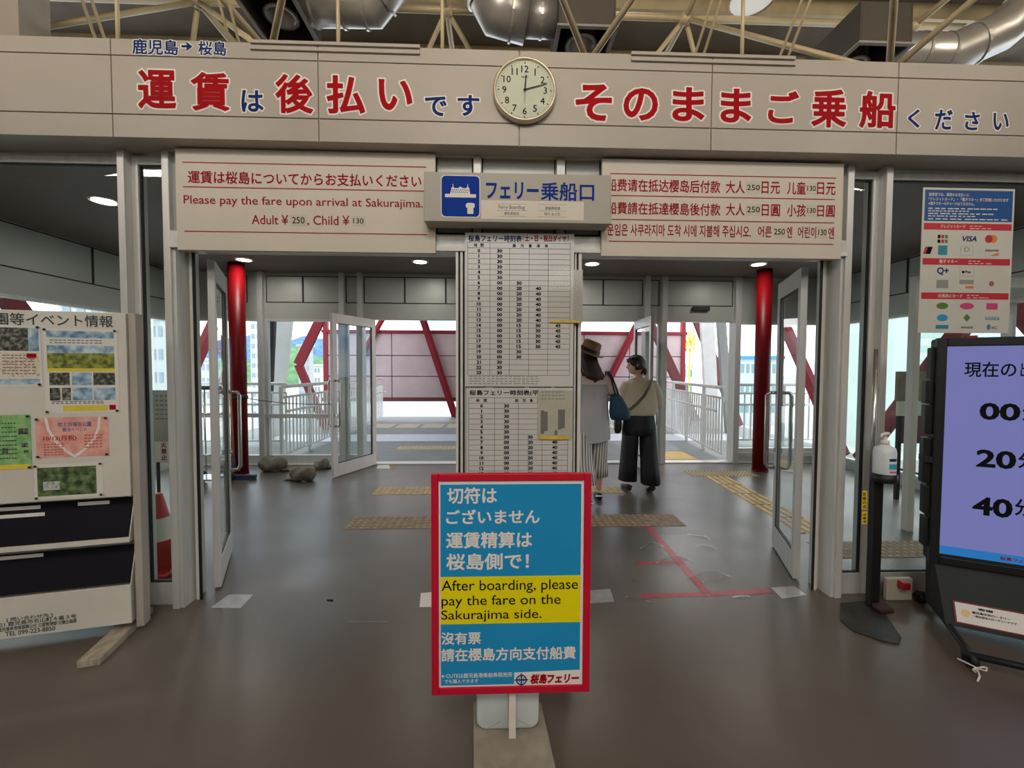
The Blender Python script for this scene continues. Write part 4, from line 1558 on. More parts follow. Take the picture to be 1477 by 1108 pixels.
vs = [Vector((p.x, p.y, z)) for z in (0.0, .042) for p in (q0, q1, q2_, q3)]
m.add(vs, [(3, 2, 1, 0), (4, 5, 6, 7), (0, 1, 5, 4), (1, 2, 6, 5), (2, 3, 7, 6), (3, 0, 4, 7)])
obj('base_board', m, mat('weathered board', (142, 134, 120), .8, 0, .3, 9, .3, 40), base, bevel=.004)
# white plastic water weight behind the post
jc = F(733, 1048, .042)
jy = Ys + .11
jw = thing('water_tank', 'translucent white plastic water weight on the base board behind the stand sign post', 'water weight', (jc.x, jy, .042))
j0, j1 = facade(jy - .05).uv(687, 1030)[0], facade(jy - .05).uv(778, 1030)[0]
pts = rounded(j0, j1, .043, .30, .035)
m = MB()
rings = []
fj = facade(jy)
for k, n_ in ((.72, -.055), (.92, -.05), (1, -.03), (1, .03), (.92, .05), (.72, .055)):
    cu2, cv2 = (j0 + j1) / 2, .172
    rings.append([fj.at(cu2 + (u - cu2) * (1 - (1 - k) * .25), cv2 + (v - cv2) * (1 - (1 - k) * .25), n_) for u, v in pts])
m.loft(rings)
obj('tank', m, mat('milky plastic', (206, 214, 214), .35, 0, .03), jw, smooth=True)
for x0, y0, x1, y1 in ((703, 1034, 722, 1024), (764, 1030, 745, 1022)):
    a, b = fj.uv(x0, y0), fj.uv(x1, y1)
    obj('moulded_rib', MB().tube([fj.at(a[0], a[1], .053), fj.at(b[0], b[1], .053)], .003, 6), mat('milky rib', (150, 158, 158), .5), jw)

# ================================================================== NOTICE BOARD (left)
ang = radians(13)
pb = Plane((-1.897, -.237, 0), (cos(ang), sin(ang), 0), (0, 0, 1))
BV = lambda x, y: pb.uv(x, y)[1]
BU = lambda x, y: pb.uv(x, y)[0]
BW_ = mat('board white laminate', (206, 203, 194), .4, 0, .05, 5)
nb = thing('notice_board', 'white freestanding event notice board with posters and two dark brochure racks on a wooden foot', 'notice board', (-1.9, -.24, 0))
UL = -1.15
vt, vm = BV(182, 452), BV(182, 716)
obj('panel', MB().pbox(pb, UL, .006, vm, vt, -.03, 0), BW_, nb, bevel=.002)
obj('post', MB().pbox(pb, .008, .042, .035, vt + .003, -.075, -.012), mat('post taupe', (172, 165, 154), .5, .1, .1, 4), nb, bevel=.003)
obj('post', MB().pbox(pb, UL - .05, UL - .006, .035, vt + .003, -.075, -.012), mat('post taupe', (172, 165, 154)), nb, bevel=.003)
for u in (-.06, UL + .05):
    obj('foot', MB().pbox(pb, u - .045, u + .045, 0, .036, -.22, .23), mat('raw wood foot', (164, 154, 136), .7, 0, .3, 14, .3, 60, stretch=(3, 1, 1)), nb, bevel=.004)
NAV2 = mat('dark rack lining', (15, 13, 24), .65, 0, .2, 6, spec=.15)
for y_top, y_bot, lip0, lip1, nm in (((172.6, 723.5), (182, 775), (189, 774), (189, 781), 'brochure_rack'), ((172.6, 794), (183, 841), (191, 842), (191, 897), 'brochure_rack')):
    v1_, v0_ = BV(*y_top), BV(*y_bot)
    la, lb2 = BV(*lip0), BV(*lip1)
    k = obj(nm, MB().pbox(pb, UL, 0.0, lb2, la, .0, .012), BW_, nb, bevel=.002)
    s_ = MB()
    vs = [pb.at(UL, v0_, -.004), pb.at(-.008, v0_, -.004), pb.at(-.008, v1_, -.075), pb.at(UL, v1_, -.075)]
    vs += [p - pb.n * .008 for p in vs]
    s_.add(vs, [(0, 1, 2, 3), (7, 6, 5, 4), (0, 4, 5, 1), (1, 5, 6, 2), (2, 6, 7, 3), (3, 7, 4, 0)])
    obj('lining', s_, NAV2, k)
    for u in (-.003, UL):
        s_ = MB().poly(Plane(pb.at(u, 0), pb.n, (0, 0, 1)), [(-.085, lb2), (.0, lb2), (.0, la), (-.06, v1_ + .03), (-.085, v1_ + .03)], 0, .004)
        obj('cheek', s_, BW_, k)
    for x0, x1, c in (((-25, 43, .90), (-25, 52, .72), (99, 146, .91)) if y_top[1] < 760 else ((-25, 44, .93),)):
        zc_ = v0_ + (v1_ - v0_) * c
        n0 = -.004 - .071 * c
        obj('label_strip', MB().pbox(pb, BU(x0, 740), BU(x1, 740), zc_ - .009, zc_ + .009, n0 + .002, n0 + .0035), WHITE, k)
obj('back_sheet', MB().pbox(pb, UL, .004, .03, vm, -.10, -.09), BW_, nb)
m = MB()
u0_, u1_ = BU(-31, 463), BU(163, 463)
text(m, pb, '公園等イベント情報', u0_, u1_, BV(163, 472.5), BV(163, 455.5), .001, off=.012)
obj('lettering', m, mat('dark green print', (44, 62, 54), .5, 0, .05), nb)['label'] = 'dark green heading'
m = MB()
lv = lambda y: BV(100, y)
for s_, x0, x1, xm, yt, yb in (('[ 問い合わせ先 ]', 13, 79, 46, 885.5, 892), ('〒892-0821 鹿児島市名山町４番３号', -32, 113, 60, 889.5, 896), ('公益財団法人鹿児島県地域振興公社 公園管理部 公園企画課', -34, 113.5, 55, 897, 903.2), ('TEL 099-223-8850', 11, 83, 47, 905, 911.5)):
    text(m, pb, s_, BU(x0, yb), BU(x1, yb), BV(xm, yb), BV(xm, yt), .0132, off=.012)
obj('lettering', m, mat('dark green print', (44, 62, 54)), nb)['label'] = 'small contact address on the lower rack'
# posters: each its own thing pinned on the board
def poster(name, label, box, mt):
    x0, y0, x1, y1 = box
    u0, u1 = (BU(x0, y0) + BU(x0, y1)) / 2, (BU(x1, y0) + BU(x1, y1)) / 2
    v0, v1 = BV(x1, y1), BV(x1, y0)
    t = thing(name, label, 'poster', pb.at((u0 + u1) / 2, v0), 'posters on the notice board')
    obj('sheet', MB().pbox(pb, u0, u1, v0, v1, .0006, .0016), mt, t)
    pins = MB()
    for u in (u0 + .008, u1 - .008):
        for v in (v0 + .008, v1 - .008):
            obj('pin', MB().ell(pb.at(u, v, .0082), .006, .006, .006, 8, 5), mat('dark green pin', (30, 52, 44), .4), t)
    return t, (lambda fx, fy: (u0 + (u1 - u0) * fx, v1 + (v0 - v1) * fy)), (u0, u1, v0, v1)


def patch(t, g, nm, cells, mt, n=.0018):
    for x0, y0, x1, y1 in cells:
        a, b = g(x0, y1), g(x1, y0)
        obj(nm, MB().quad(pb, a[0], b[0], a[1], b[1], n), mt, t)


def scenic(name, a, b, c, scale=30):
    """Print of a landscape photograph: two mixed ink colours."""
    if name in MATS:
        return MATS[name]
    m = mat(name, a, .35, 0, .0)
    t = m.node_tree
    co = t.nodes.new('ShaderNodeTexCoord')
    n = t.nodes.new('ShaderNodeTexNoise')
    n.inputs['Scale'].default_value = scale
    n.inputs['Detail'].default_value = 8
    r = t.nodes.new('ShaderNodeValToRGB')
    r.color_ramp.elements[0].position = .36
    r.color_ramp.elements[1].position = .64
    r.color_ramp.elements[0].color = lin(a) + (1,)
    r.color_ramp.elements[1].color = lin(c) + (1,)
    e = r.color_ramp.elements.new(.5)
    e.color = lin(b) + (1,)
    t.links.new(co.outputs['Object'], n.inputs[0])
    t.links.new(n.outputs['Fac'], r.inputs[0])
    t.links.new(r.outputs[0], t.nodes['Principled BSDF'].inputs['Base Color'])
    return m


SKYP = scenic('printed sky', (90, 130, 160), (150, 180, 200), (196, 214, 222), 24)
FLDP = scenic('printed meadow', (70, 84, 36), (120, 130, 56), (156, 160, 80), 40)
DRKP = scenic('printed dark trees', (36, 44, 40), (74, 80, 72), (140, 140, 132), 60)
CRMP = scenic('printed cream leaflet', (206, 196, 170), (222, 214, 196), (180, 140, 120), 70)
GRNP = scenic('printed green leaflet', (116, 168, 104), (136, 182, 118), (152, 194, 134), 30)
PNKP = scenic('printed pink leaflet', (214, 150, 138), (222, 164, 150), (228, 178, 164), 20)
YLWP = mat('yellow print', (216, 200, 70), .5, 0, .05, 30)

t, g, _ = poster('event_poster', 'large poster with meadow landscape and photo grid at top right of the notice board', (64.5, 475.5, 171, 594.5), PAPER)
patch(t, g, 'sky_photo', [(.04, .03, .95, .11), (.04, .20, .95, .29)], SKYP)
patch(t, g, 'meadow_photo', [(.04, .29, .95, .47)], FLDP)
patch(t, g, 'yellow_band', [(.04, .47, .95, .51), (.23, .91, .84, .98)], YLWP)
patch(t, g, 'small_photo', [(.06, .52, .33, .67), (.65, .52, .95, .67), (.06, .70, .20, .85), (.22, .70, .34, .85)], DRKP)
patch(t, g, 'small_photo', [(.36, .52, .63, .67), (.36, .70, .63, .85), (.65, .70, .95, .85)], SKYP)
patch(t, g, 'red_mark', [(.86, .91, .95, .97)], RED)
m = MB()
for i, y in enumerate((.145, .175, .87, .89)):
    a, b = g(.08, y), g(.8, y)
    dashes(m, pb, a[0], b[0], a[1], .005, .002, 12, i)
obj('print', m, INK_G, t)
t, g, _ = poster('event_poster', 'poster with a dark tree photo above cream text, upper left on the notice board', (-44, 470, 60, 557), PAPER)
patch(t, g, 'tree_photo', [(.04, .04, .82, .42)], DRKP)
patch(t, g, 'sky_photo', [(.82, .04, .97, .42), (.04, .88, .97, .97)], SKYP)
patch(t, g, 'text_block', [(.04, .45, .97, .85)], CRMP)
m = MB()
for i in range(7):
    a, b = g(.45, .50 + .05 * i), g(.92, .50 + .05 * i)
    dashes(m, pb, a[0], b[0], a[1], .005, .002, 8, 20 + i)
obj('print', m, INK_G, t)
patch(t, g, 'red_mark', [(.79, .46, .93, .53)], RED, .0021)
t, g, _ = poster('event_leaflet', 'light green leaflet with a yellow lower strip, left of the pink leaflet', (-40, 598, 45.5, 676), GRNP)
patch(t, g, 'yellow_band', [(0, .91, .97, 1)], YLWP)
patch(t, g, 'leaf_picture', [(.78, .25, .96, .36), (.83, .52, .95, .60), (.86, .66, .95, .72), (.50, .60, .60, .70)], DRKP)
m = MB()
for i in range(9):
    a, b = g(.45, .16 + .08 * i), g(.76, .16 + .08 * i)
    dashes(m, pb, a[0], b[0], a[1], .005, .002, 6, 30 + i)
obj('print', m, mat('dark green print', (44, 62, 54)), t)
t, g, bx = poster('event_leaflet', 'pink leaflet with a white heart outline in the middle of the notice board', (52, 600.5, 157, 657), PNKP)
m = MB()
hp = [(.14, .03), (.17, .30), (.26, .58), (.40, .84), (.52, .99), (.64, .84), (.80, .55), (.86, .28), (.88, .03)]
for p, q_ in zip(hp[:-1], hp[1:]):
    a, b = Vector(g(*p)), Vector(g(*q_))
    d = (b - a).normalized()
    n_ = Vector((-d.y, d.x)) * .006
    m.poly(pb, [a - n_ - d * .004, b - n_ + d * .004, b + n_ + d * .004, a + n_ - d * .004], .0019)
obj('heart_outline', m, WHITE, t)
m = MB()
a, b = g(.30, .24), g(.76, .12)
text(m, pb, '吹上浜海浜公園', a[0], b[0], a[1], b[1], .0021, off=.012)
a, b = g(.36, .36), g(.70, .26)
text(m, pb, '婚活イベント', a[0], b[0], a[1], b[1], .0021, off=.012)
obj('lettering', m, mat('blue print', (60, 90, 160), .5), t)
m = MB()
a, b = g(.10, .60), g(.55, .45)
text(m, pb, '10/13(月祝)', a[0], b[0], a[1], b[1], .0021, off=.01)
obj('lettering', m, RED, t)
m = MB()
for i in range(5):
    a, b = g(.10, .68 + .065 * i), g(.38, .68 + .065 * i)
    dashes(m, pb, a[0], b[0], a[1], .005, .0021, 6, 50 + i)
    a, b = g(.66, .48 + .075 * i), g(.92, .48 + .075 * i)
    dashes(m, pb, a[0], b[0], a[1], .005, .0021, 5, 70 + i)
obj('print', m, mat('brick print', (176, 84, 76), .5), t)
t, g, _ = poster('event_leaflet', 'white sheet with a green waterfall photo, lowest on the notice board', (50, 666, 149, 715), PAPER)
patch(t, g, 'waterfall_photo', [(.04, .10, .90, .92)], scenic('printed green photo', (44, 66, 40), (86, 108, 70), (120, 136, 100), 30))
patch(t, g, 'white_water', [(.12, .5, .36, .75)], scenic('printed white water', (150, 156, 150), (200, 204, 200), (90, 110, 90), 60), .002)

# ================================================================== SCREEN ON CASTERS (right)
a_s = radians(29)
ms = Plane(P(1345, 650, -.27), (cos(a_s), -sin(a_s), 0), (0, 0, 1))
tv = thing('display_screen', 'tall black portrait display on a wheeled black stand, showing departure minutes on a violet screen', 'display', (ms.o.x, ms.o.y, 0))
mw, mz1, mz0 = .735, ms.uv(1352, 488.4)[1], ms.uv(1335, 809)[1]
obj('housing', MB().pbox(ms, .004, mw, mz0, mz1, -.095, -.002), SLATE, tv, bevel=.012)
sx0 = .043
sy1, sy0 = ms.uv(1367, 500)[1], ms.uv(1348, 797)[1]
sx1 = mw - .04
obj('bezel', MB().frame(ms, .002, mw + .002, mz0 - .002, mz1 + .002, .041, -.03, .006, wb=.04, wt=mz1 - sy1), BLACKM, tv, bevel=.004)


def screen_mat(name, rgb, e):
    m = mat(name, rgb, .12, 0, 0)
    b = m.node_tree.nodes['Principled BSDF']
    b.inputs['Base Color'].default_value = tuple(x * .15 for x in lin(rgb)) + (1,)
    b.inputs['Emission Color'].default_value = lin(rgb) + (1,)
    b.inputs['Emission Strength'].default_value = e
    return m


scr = obj('screen', MB().pbox(ms, sx0, sx1, sy0 + .045, sy1, -.004, .0), screen_mat('lit violet screen', (118, 121, 180), .82), tv)
bar = obj('screen_bar', MB().pbox(ms, sx0, sx1, sy0, sy0 + .045, -.004, .0), screen_mat('lit blue bar', (40, 120, 190), .8), tv)
m = MB()
textpx(m, ms, '現在の', 1391, 1466, 522, 544, .0012, off=.015)
for s_, x0, x1, yt, yb in (('00', 1412.5, 1472, 580.5, 605.5), ('20', 1407.5, 1466, 647.5, 673.5), ('40', 1402, 1461, 715, 742)):
    textpx(m, ms, s_, x0, x1, yt, yb, .0012, off=.032)
ua = ms.uv(1466, 533)[0] - ms.uv(1391, 533)[0]
text(m, ms, '出航時刻', ms.uv(1472, 533)[0], ms.uv(1472, 533)[0] + .17, ms.uv(1391, 543.5)[1], ms.uv(1391, 522)[1], .0012, off=.015)
for y in ((582, 607), (652, 676), (720, 745)):
    u = ms.uv(1475 if y[0] < 600 else 1469 if y[0] < 700 else 1464, y[0])[0]
    text(m, ms, '分', u, u + .062, ms.uv(1477, y[1])[1], ms.uv(1477, y[0])[1], .0012, off=.02)
obj('lettering', m, INK, scr)
m = MB()
text(m, ms, '桜島フェリー', ms.uv(1442, 806)[0], ms.uv(1442, 806)[0] + .13, sy0 + .012, sy0 + .032, .0012, off=.03)
obj('lettering', m, RED, bar)
# stacked grip blocks on the left flank
for y0, y1, dx in ((500, 548, .012), (548, 584, .03), (584, 628, .028), (632, 700, .03), (702, 745, .02), (748, 792, .018)):
    v1_, v0_ = ms.uv(1350, y0)[1], ms.uv(1345, y1)[1]
    obj('side_block', MB().pbox(ms, -dx, .006, v0_ + .003, v1_ - .003, -.085, -.02), BLACKM if dx > .025 else SLATE, tv, bevel=.006)
obj('side_block', MB().pbox(ms, -.03, .008, ms.uv(1345, 668)[1], ms.uv(1345, 659)[1], -.088, .002), BLACK, tv, bevel=.002)
obj('red_clip', MB().pbox(ms, ms.uv(1392, 488)[0], ms.uv(1410, 488)[0], mz1 - .005, mz1 + .012, -.03, .006), mat('dark red clip', (110, 20, 26), .5), tv, bevel=.003)
# lower skirt and plate
sk = MB()
z0_ = mz0
ks = [(.03, -.02), (mw - .03, -.02), (mw - .02, -.10), (.02, -.10)]
top = [ms.at(u, z0_, n) for u, n in ks]
fl_ = -ms.o.z + .065
low = [ms.at(u, fl_, n) for u, n in [(.045, .10), (mw - .045, .10), (mw - .045, -.16), (.045, -.16)]]
sk.loft([low, top])
obj('skirt', sk, SLATE, tv, bevel=.004)
pn = Plane(ms.at(0, fl_, .10), ms.u, (ms.at(0, z0_, -.02) - ms.at(0, fl_, .10)))
L0 = pn.uv(1377, 868)
L1 = pn.uv(1383, 897)
m = MB().pbox(pn, L0[0] - .01, L0[0] + .40, L1[1] - .008, L0[1] + .008, 0, .004)
pl_ = obj('label_plate', m, mat('dark red rim', (110, 24, 34), .5), tv, bevel=.002)
obj('label_face', MB().pbox(pn, L0[0] - .002, L0[0] + .39, L1[1], L0[1], .0042, .005), WHITE, pl_)
m = MB()
text(m, pn, '寄贈', L0[0] + .085, L0[0] + .14, L0[1] - .022, L0[1] - .010, .0058, off=.03)
text(m, pn, '鹿児島中央ロータリー', L0[0] + .06, L0[0] + .20, L0[1] - .042, L0[1] - .030, .0058, off=.03)
text(m, pn, '一般社団法人ロータリークラブ', L0[0] + .06, L0[0] + .22, L0[1] - .058, L0[1] - .047, .0058, off=.03)
obj('lettering', m, INK, pl_)
m = MB()
c_ = (L0[0] + .035, (L0[1] + L1[1]) / 2)
m.poly(pn, [(c_[0] + .018 * cos(2 * pi * i / 20), c_[1] + .018 * sin(2 * pi * i / 20)) for i in range(20)], .0056)
obj('emblem', m, mat('pale gold', (222, 196, 140), .5), pl_)
# wheeled base
zb = .058
bl, bf = F(1337, 858, zb), F(1400, 945, zb)
fr_ = bf + ms.u * .82
bk = bl + ms.u * .82
bar_ = lambda p, q_: MB().tube([p, q_], .016, 8)
for p, q_ in ((bl, bf), (bf - ms.u * .03, fr_), (bl - ms.u * .05, bk), (bk, fr_)):
    obj('base_bar', bar_(p, q_), BLACKM, tv, smooth=True)
for p in (bf + ms.u * .0, fr_, bl - ms.u * .03, bk):
    w_ = obj('caster', MB().lathe([(.031, -.012), (.034, 0), (.031, .012)], (p.x, p.y, .034), 20, 'X'), BLACK, tv, smooth=True)
    obj('fork', MB().box(p.x - .02, p.x - .015, p.y - .012, p.y + .012, .03, zb - .01).box(p.x + .015, p.x + .02, p.y - .012, p.y + .012, .03, zb - .01).box(p.x - .02, p.x + .02, p.y - .012, p.y + .012, zb - .016, zb - .008), BLACKM, w_)
k0 = bf + Vector((-.02, -.045, -.03))
bow = thing('twine_bow', 'white twine tied in a bow on the front caster of the display stand', 'string', k0)
TW = mat('white twine', (222, 218, 206), .7, 0, .05)
p1, p2 = F(1381, 950, .05), F(1410, 983, .012)
obj('cord', MB().tube([p1, k0, k0 + (p2 - k0) * .5 + Vector((0, -.01, 0)), p2], .0035, 8), TW, bow, smooth=True)
obj('loop', MB().tube([k0, k0 + Vector((.02, -.01, .012)), k0 + Vector((.035, -.01, .008)), k0 + Vector((.03, -.012, -.006)), k0], .0035, 8), TW, bow, smooth=True)
obj('loop', MB().tube([k0, k0 + Vector((-.02, -.01, -.012)), k0 + Vector((-.032, -.01, .0)), k0 + Vector((-.02, -.01, .008)), k0], .0035, 8), TW, bow, smooth=True)
# socket outlet box beside the stand
so = F(1322, 856)
bx_ = thing('outlet_box', 'cream floor outlet box with a red plug beside the display stand', 'outlet', (2.45, -.02, 0))
obj('box', MB().box(2.37, 2.53, -.035, -.005, .0, .135), mat('cream plastic', (196, 186, 166), .5, 0, .05), bx_, bevel=.006)
obj('plug', MB().box(2.425, 2.475, -.08, -.035, .085, .13), mat('red plug', (168, 26, 36), .4), bx_, bevel=.008)

# ================================================================== HAND SANITIZER STAND
sp_ = F(1244, 866)
sx_, sy_ = sp_.x - .015, -.11
ht = facade(sy_).uv(1244, 690)[1]
sn = thing('sanitizer_stand', 'slim black foot pedal stand for hand sanitizer in front of the right sidelight', 'stand', (sx_, sy_, 0))
obj('pole', MB().box(sx_ - .032, sx_ + .026, sy_ - .018, sy_ + .018, .012, ht - .0125), BLACKM, sn, bevel=.004)
obj('tray', MB().lathe([(.058, 0), (.062, .004), (.062, .05), (.0595, .05), (.0585, .008)], (sx_ + .012, sy_ - .03, ht - .012), 28), BLACKM, sn, smooth=True)
obj('rear_rod', MB().tube([(sx_ + .01, sy_ + .046, ht - .3), (sx_ + .01, sy_ + .046, ht + .75)], .011, 10), STEEL, sn, smooth=True)
bpts = [F(*p) for p in ((1212, 872), (1262, 868), (1280, 892), (1300, 922), (1296, 931), (1270, 926), (1232, 912), (1212, 896))]
m = MB()
vs = [Vector((p.x, p.y, z)) for z in (0, .012) for p in bpts]
n_ = len(bpts)
m.add(vs, [tuple(range(n_))[::-1], tuple(range(n_, 2 * n_))] + [(i, (i + 1) % n_, n_ + (i + 1) % n_, n_ + i) for i in range(n_)])
obj('base_plate', m, mat('scuffed dark plate', (58, 56, 52), .5, .3, .25, 12), sn, bevel=.004)
obj('pedal', MB().box(sx_ - .03, sx_ + .05, sy_ - .09, sy_ - .02, .014, .05), mat('rusty pedal', (58, 34, 28), .6, .2, .3, 20), sn, bevel=.012)
fz = facade(sy_ - .0185)
m = MB()
for y0, y1 in ((708, 735), (738, 756)):
    r_ = rectpx(fz, 1243, y0, 1250.5, y1)
    m.quad(fz, *r_, .0005)
ys_ = obj('warning_sticker', m, mat('warning yellow', (236, 200, 30), .5), sn)
m = MB()
for i, (s_, y0, y1) in enumerate((('足踏み式', 710, 734), ('消毒液', 740, 755))):
    hgt = (y1 - y0) / len(s_)
    for j, ch in enumerate(s_):
        textpx(m, fz, ch, 1244, 1249.5, y0 + hgt * j + .4, y0 + hgt * (j + 1) - .4, .001, off=.02)
obj('lettering', m, INK, ys_)
bt = thing('sanitizer_bottle', 'white pump bottle of hand sanitizer on the black pedal stand', 'bottle', (sx_ + .012, sy_ - .03, ht + .0))
zz = ht
fbz = facade(sy_ - .085)
hb_ = facade(sy_ - .03).uv(1254, 640)[1] - zz
obj('bottle', MB().lathe([(.050, 0), (.053, .006), (.053, hb_ * .78), (.048, hb_ * .9), (.024, hb_ * .97), (.02, hb_)], (sx_ + .012, sy_ - .03, zz - .0035), 32), mat('bottle white', (216, 222, 224), .35, 0, .02), bt, smooth=True)
zt_ = zz + hb_
cx_, cy_ = sx_ + .012, sy_ - .03
obj('pump_collar', MB().lathe([(.021, 0), (.021, .022), (.009, .026), (.009, .055)], (cx_, cy_, zt_ - .004), 20), WHITE, bt, smooth=True)
obj('nozzle', MB().tube([(cx_ + .015, cy_, zt_ + .056), (cx_ - .01, cy_ - .01, zt_ + .058), (cx_ - .05, cy_ - .03, zt_ + .056), (cx_ - .056, cy_ - .032, zt_ + .042)], [.012, .012, .006, .005], 10), WHITE, bt, smooth=True)
m = MB()
fb2 = facade(cy_ - .0545)


def curved(mb, x0, x1, y0, y1, k=8):
    """A printed patch wrapped on the bottle."""
    for i in range(k):
        p0, p1 = x0 + (x1 - x0) * i / k, x0 + (x1 - x0) * (i + 1) / k
        r_ = .0536
        vs = []
        for p, z in ((p0, y0), (p1, y0), (p1, y1), (p0, y1)):
            vs.append((cx_ + r_ * sin(p), cy_ - r_ * cos(p), zz + z))
        mb.add(vs, [(0, 1, 2, 3)])


curved(m, -.35, .55, .115, .13)
obj('label_print', m, NAVY, bt)
m = MB()
curved(m, -.35, .75, .07, .10)
obj('label_print', m, mat('label teal', (60, 160, 190), .5), bt)
m = MB()
curved(m, -.3, .65, .05, .058)
curved(m, -.1, .3, .03, .037)
obj('label_print', m, mat('label pink', (206, 70, 110), .5), bt)

# ================================================================== FLOOR MARKS
TACT = mat('worn tactile yellow', (176, 150, 96), .6, 0, .22, 14)
TACT2 = mat('worn tactile brown', (136, 112, 92), .6, 0, .22, 14)
TACTP = mat('worn tactile pale', (200, 184, 160), .6, 0, .15, 14)


def dots(name, label, x0, x1, y0, y1, mt, nx, ny, kind='dot', hgt=.006, rot=0.0, pmat=None, r=None):
    """Tactile strip: a thin base sheet with rows of raised dots."""
    t = thing(name, label, 'tactile paving', ((x0 + x1) / 2, (y0 + y1) / 2, 0), 'tactile paving in the vestibule', kind='thing')
    c = Vector(((x0 + x1) / 2, (y0 + y1) / 2, 0))
    Rm = Matrix.Rotation(rot, 3, 'Z')
    pl = Plane(c, Rm @ Vector((1, 0, 0)), Rm @ Vector((0, 1, 0)))
    w, h = (x1 - x0) / 2, (y1 - y0) / 2
    obj('base_sheet', MB().pbox(pl, -w, w, -h, h, 0, .0022), pmat or TACT2, t)
    m = MB()
    for i in range(nx):
        for j in range(ny):
            u, v = -w + 2 * w * (i + .5) / nx, -h + 2 * h * (j + .5) / ny
            rr = r or min(w / nx, h / ny) * .52
            ring0 = [pl.at(u + rr * cos(2 * pi * k / 8), v + rr * sin(2 * pi * k / 8), .0022) for k in range(8)]
            ring1 = [pl.at(u + rr * .65 * cos(2 * pi * k / 8), v + rr * .65 * sin(2 * pi * k / 8), hgt) for k in range(8)]
            m.loft([ring0, ring1])
    obj('dot_pattern', m, mt, t)['kind'] = 'stuff'
    return t


a_, b_ = F(493, 764), F(508, 747.6)
e_ = F(967, 743)
dots('tactile_strip', 'worn brown dotted tactile strip running behind the stand sign, nearest to the camera', a_.x, 1.70, a_.y, a_.y + .31, TACT, 50, 5)
a_ = F(545, 714)
b_ = F(549, 703.6)
dots('tactile_strip', 'pale dotted tactile strip just inside the threshold of the inner doors', -1.39, 1.45, a_.y, a_.y + .31, TACTP, 46, 5, pmat=TACT)
a_ = F(556, 649)
dots('tactile_strip', 'pale dotted tactile strip on the bridge deck beyond the threshold', -1.75, 1.6, a_.y, a_.y + .34, TACTP, 46, 5, pmat=TACT)
a_ = F(1030, 684)
dots('tactile_strip', 'worn dotted tactile strip on the floor left of the right red column', 2.56, 3.46, a_.y - .12, a_.y + .16, mat('dark worn dots', (92, 78, 60), .6, 0, .2), 20, 5, pmat=TACT)
a_ = F(975, 655)
dots('tactile_strip', 'yellow dotted tactile patch on the bridge deck beyond the right jamb', 2.55, 3.15, a_.y - .4, a_.y + .2, mat('yellow tactile', (208, 172, 92), .6, 0, .15), 10, 10, pmat=mat('yellow tactile sheet', (196, 158, 84), .6, 0, .15))
p0, p1 = F(1218, 762), F(1338, 806)
dots('tactile_strip', 'dotted tactile patch behind the right sidelight and the sanitizer stand', 2.52, 3.7, p1.y + .02, p1.y + .32, mat('gold dots', (200, 166, 112), .6, 0, .12), 20, 5, pmat=mat('tactile brown sheet', (122, 98, 72), .6, 0, .2))
# yellow guide bars
q0, q1, q2, q3 = F(1018, 690), F(1050, 686), F(1165, 762), F(1120, 757)
gp = thing('tactile_guide', 'long yellow tactile guide of four raised bars leading toward the open right door', 'tactile paving', (q0.x, q0.y, 0), 'tactile paving in the vestibule', kind='thing')
A0, A1 = (q0 + q1) / 2, (F(1121, 748) + F(1166, 752)) / 2
d = (A1 - A0).normalized()
A1 = A1 + d * .35
side = Vector((-d.y, d.x, 0))
for k in range(4):
    off = side * (-.115 + .0767 * k)
    a, b = A0 + off, A1 + off
    n = 5
    L = (b - a).length
    for j in range(n):
        s_, e_ = a + d * (L * j / n), a + d * (L * (j + .94) / n)
        wv = side * .026
        top = [p + Vector((0, 0, .006)) for p in (s_ - wv * .75, e_ - wv * .75, e_ + wv * .75, s_ + wv * .75)]
        bot = [s_ - wv, e_ - wv, e_ + wv, s_ + wv]
        obj('guide_bar', MB().loft([bot, top]), mat('guide yellow', (206, 164, 78), .55, 0, .2, 10), gp)

# red tape and clear film on the floor, right of the stand sign
REDT = mat('red floor tape', (176, 40, 60), .4, 0, .18, 20)


def tape(label, p, q, w, mt=None, z=.0012, name='floor_tape', cat='tape', grp='red tape on the floor'):
    a, b = F(*p), F(*q)
    dd_ = (b - a).normalized()
    nn = Vector((-dd_.y, dd_.x, 0)) * w / 2
    n = 9
    r1, r2 = [], []
    rr = random.Random(hash(p) % 1000)
    for i in range(n):
        c = a + (b - a) * i / (n - 1)
        j = rr.uniform(-.12, .12) * w
        r1.append([c - nn * (1 + j / w) + Vector((0, 0, z)), c + nn * (1 - j / w) + Vector((0, 0, z)), c + nn * .98 + Vector((0, 0, 0.0001)), c - nn * .98 + Vector((0, 0, .0001))])
    return tag(obj(name, MB().loft(r1), mt or REDT), label, cat, grp)


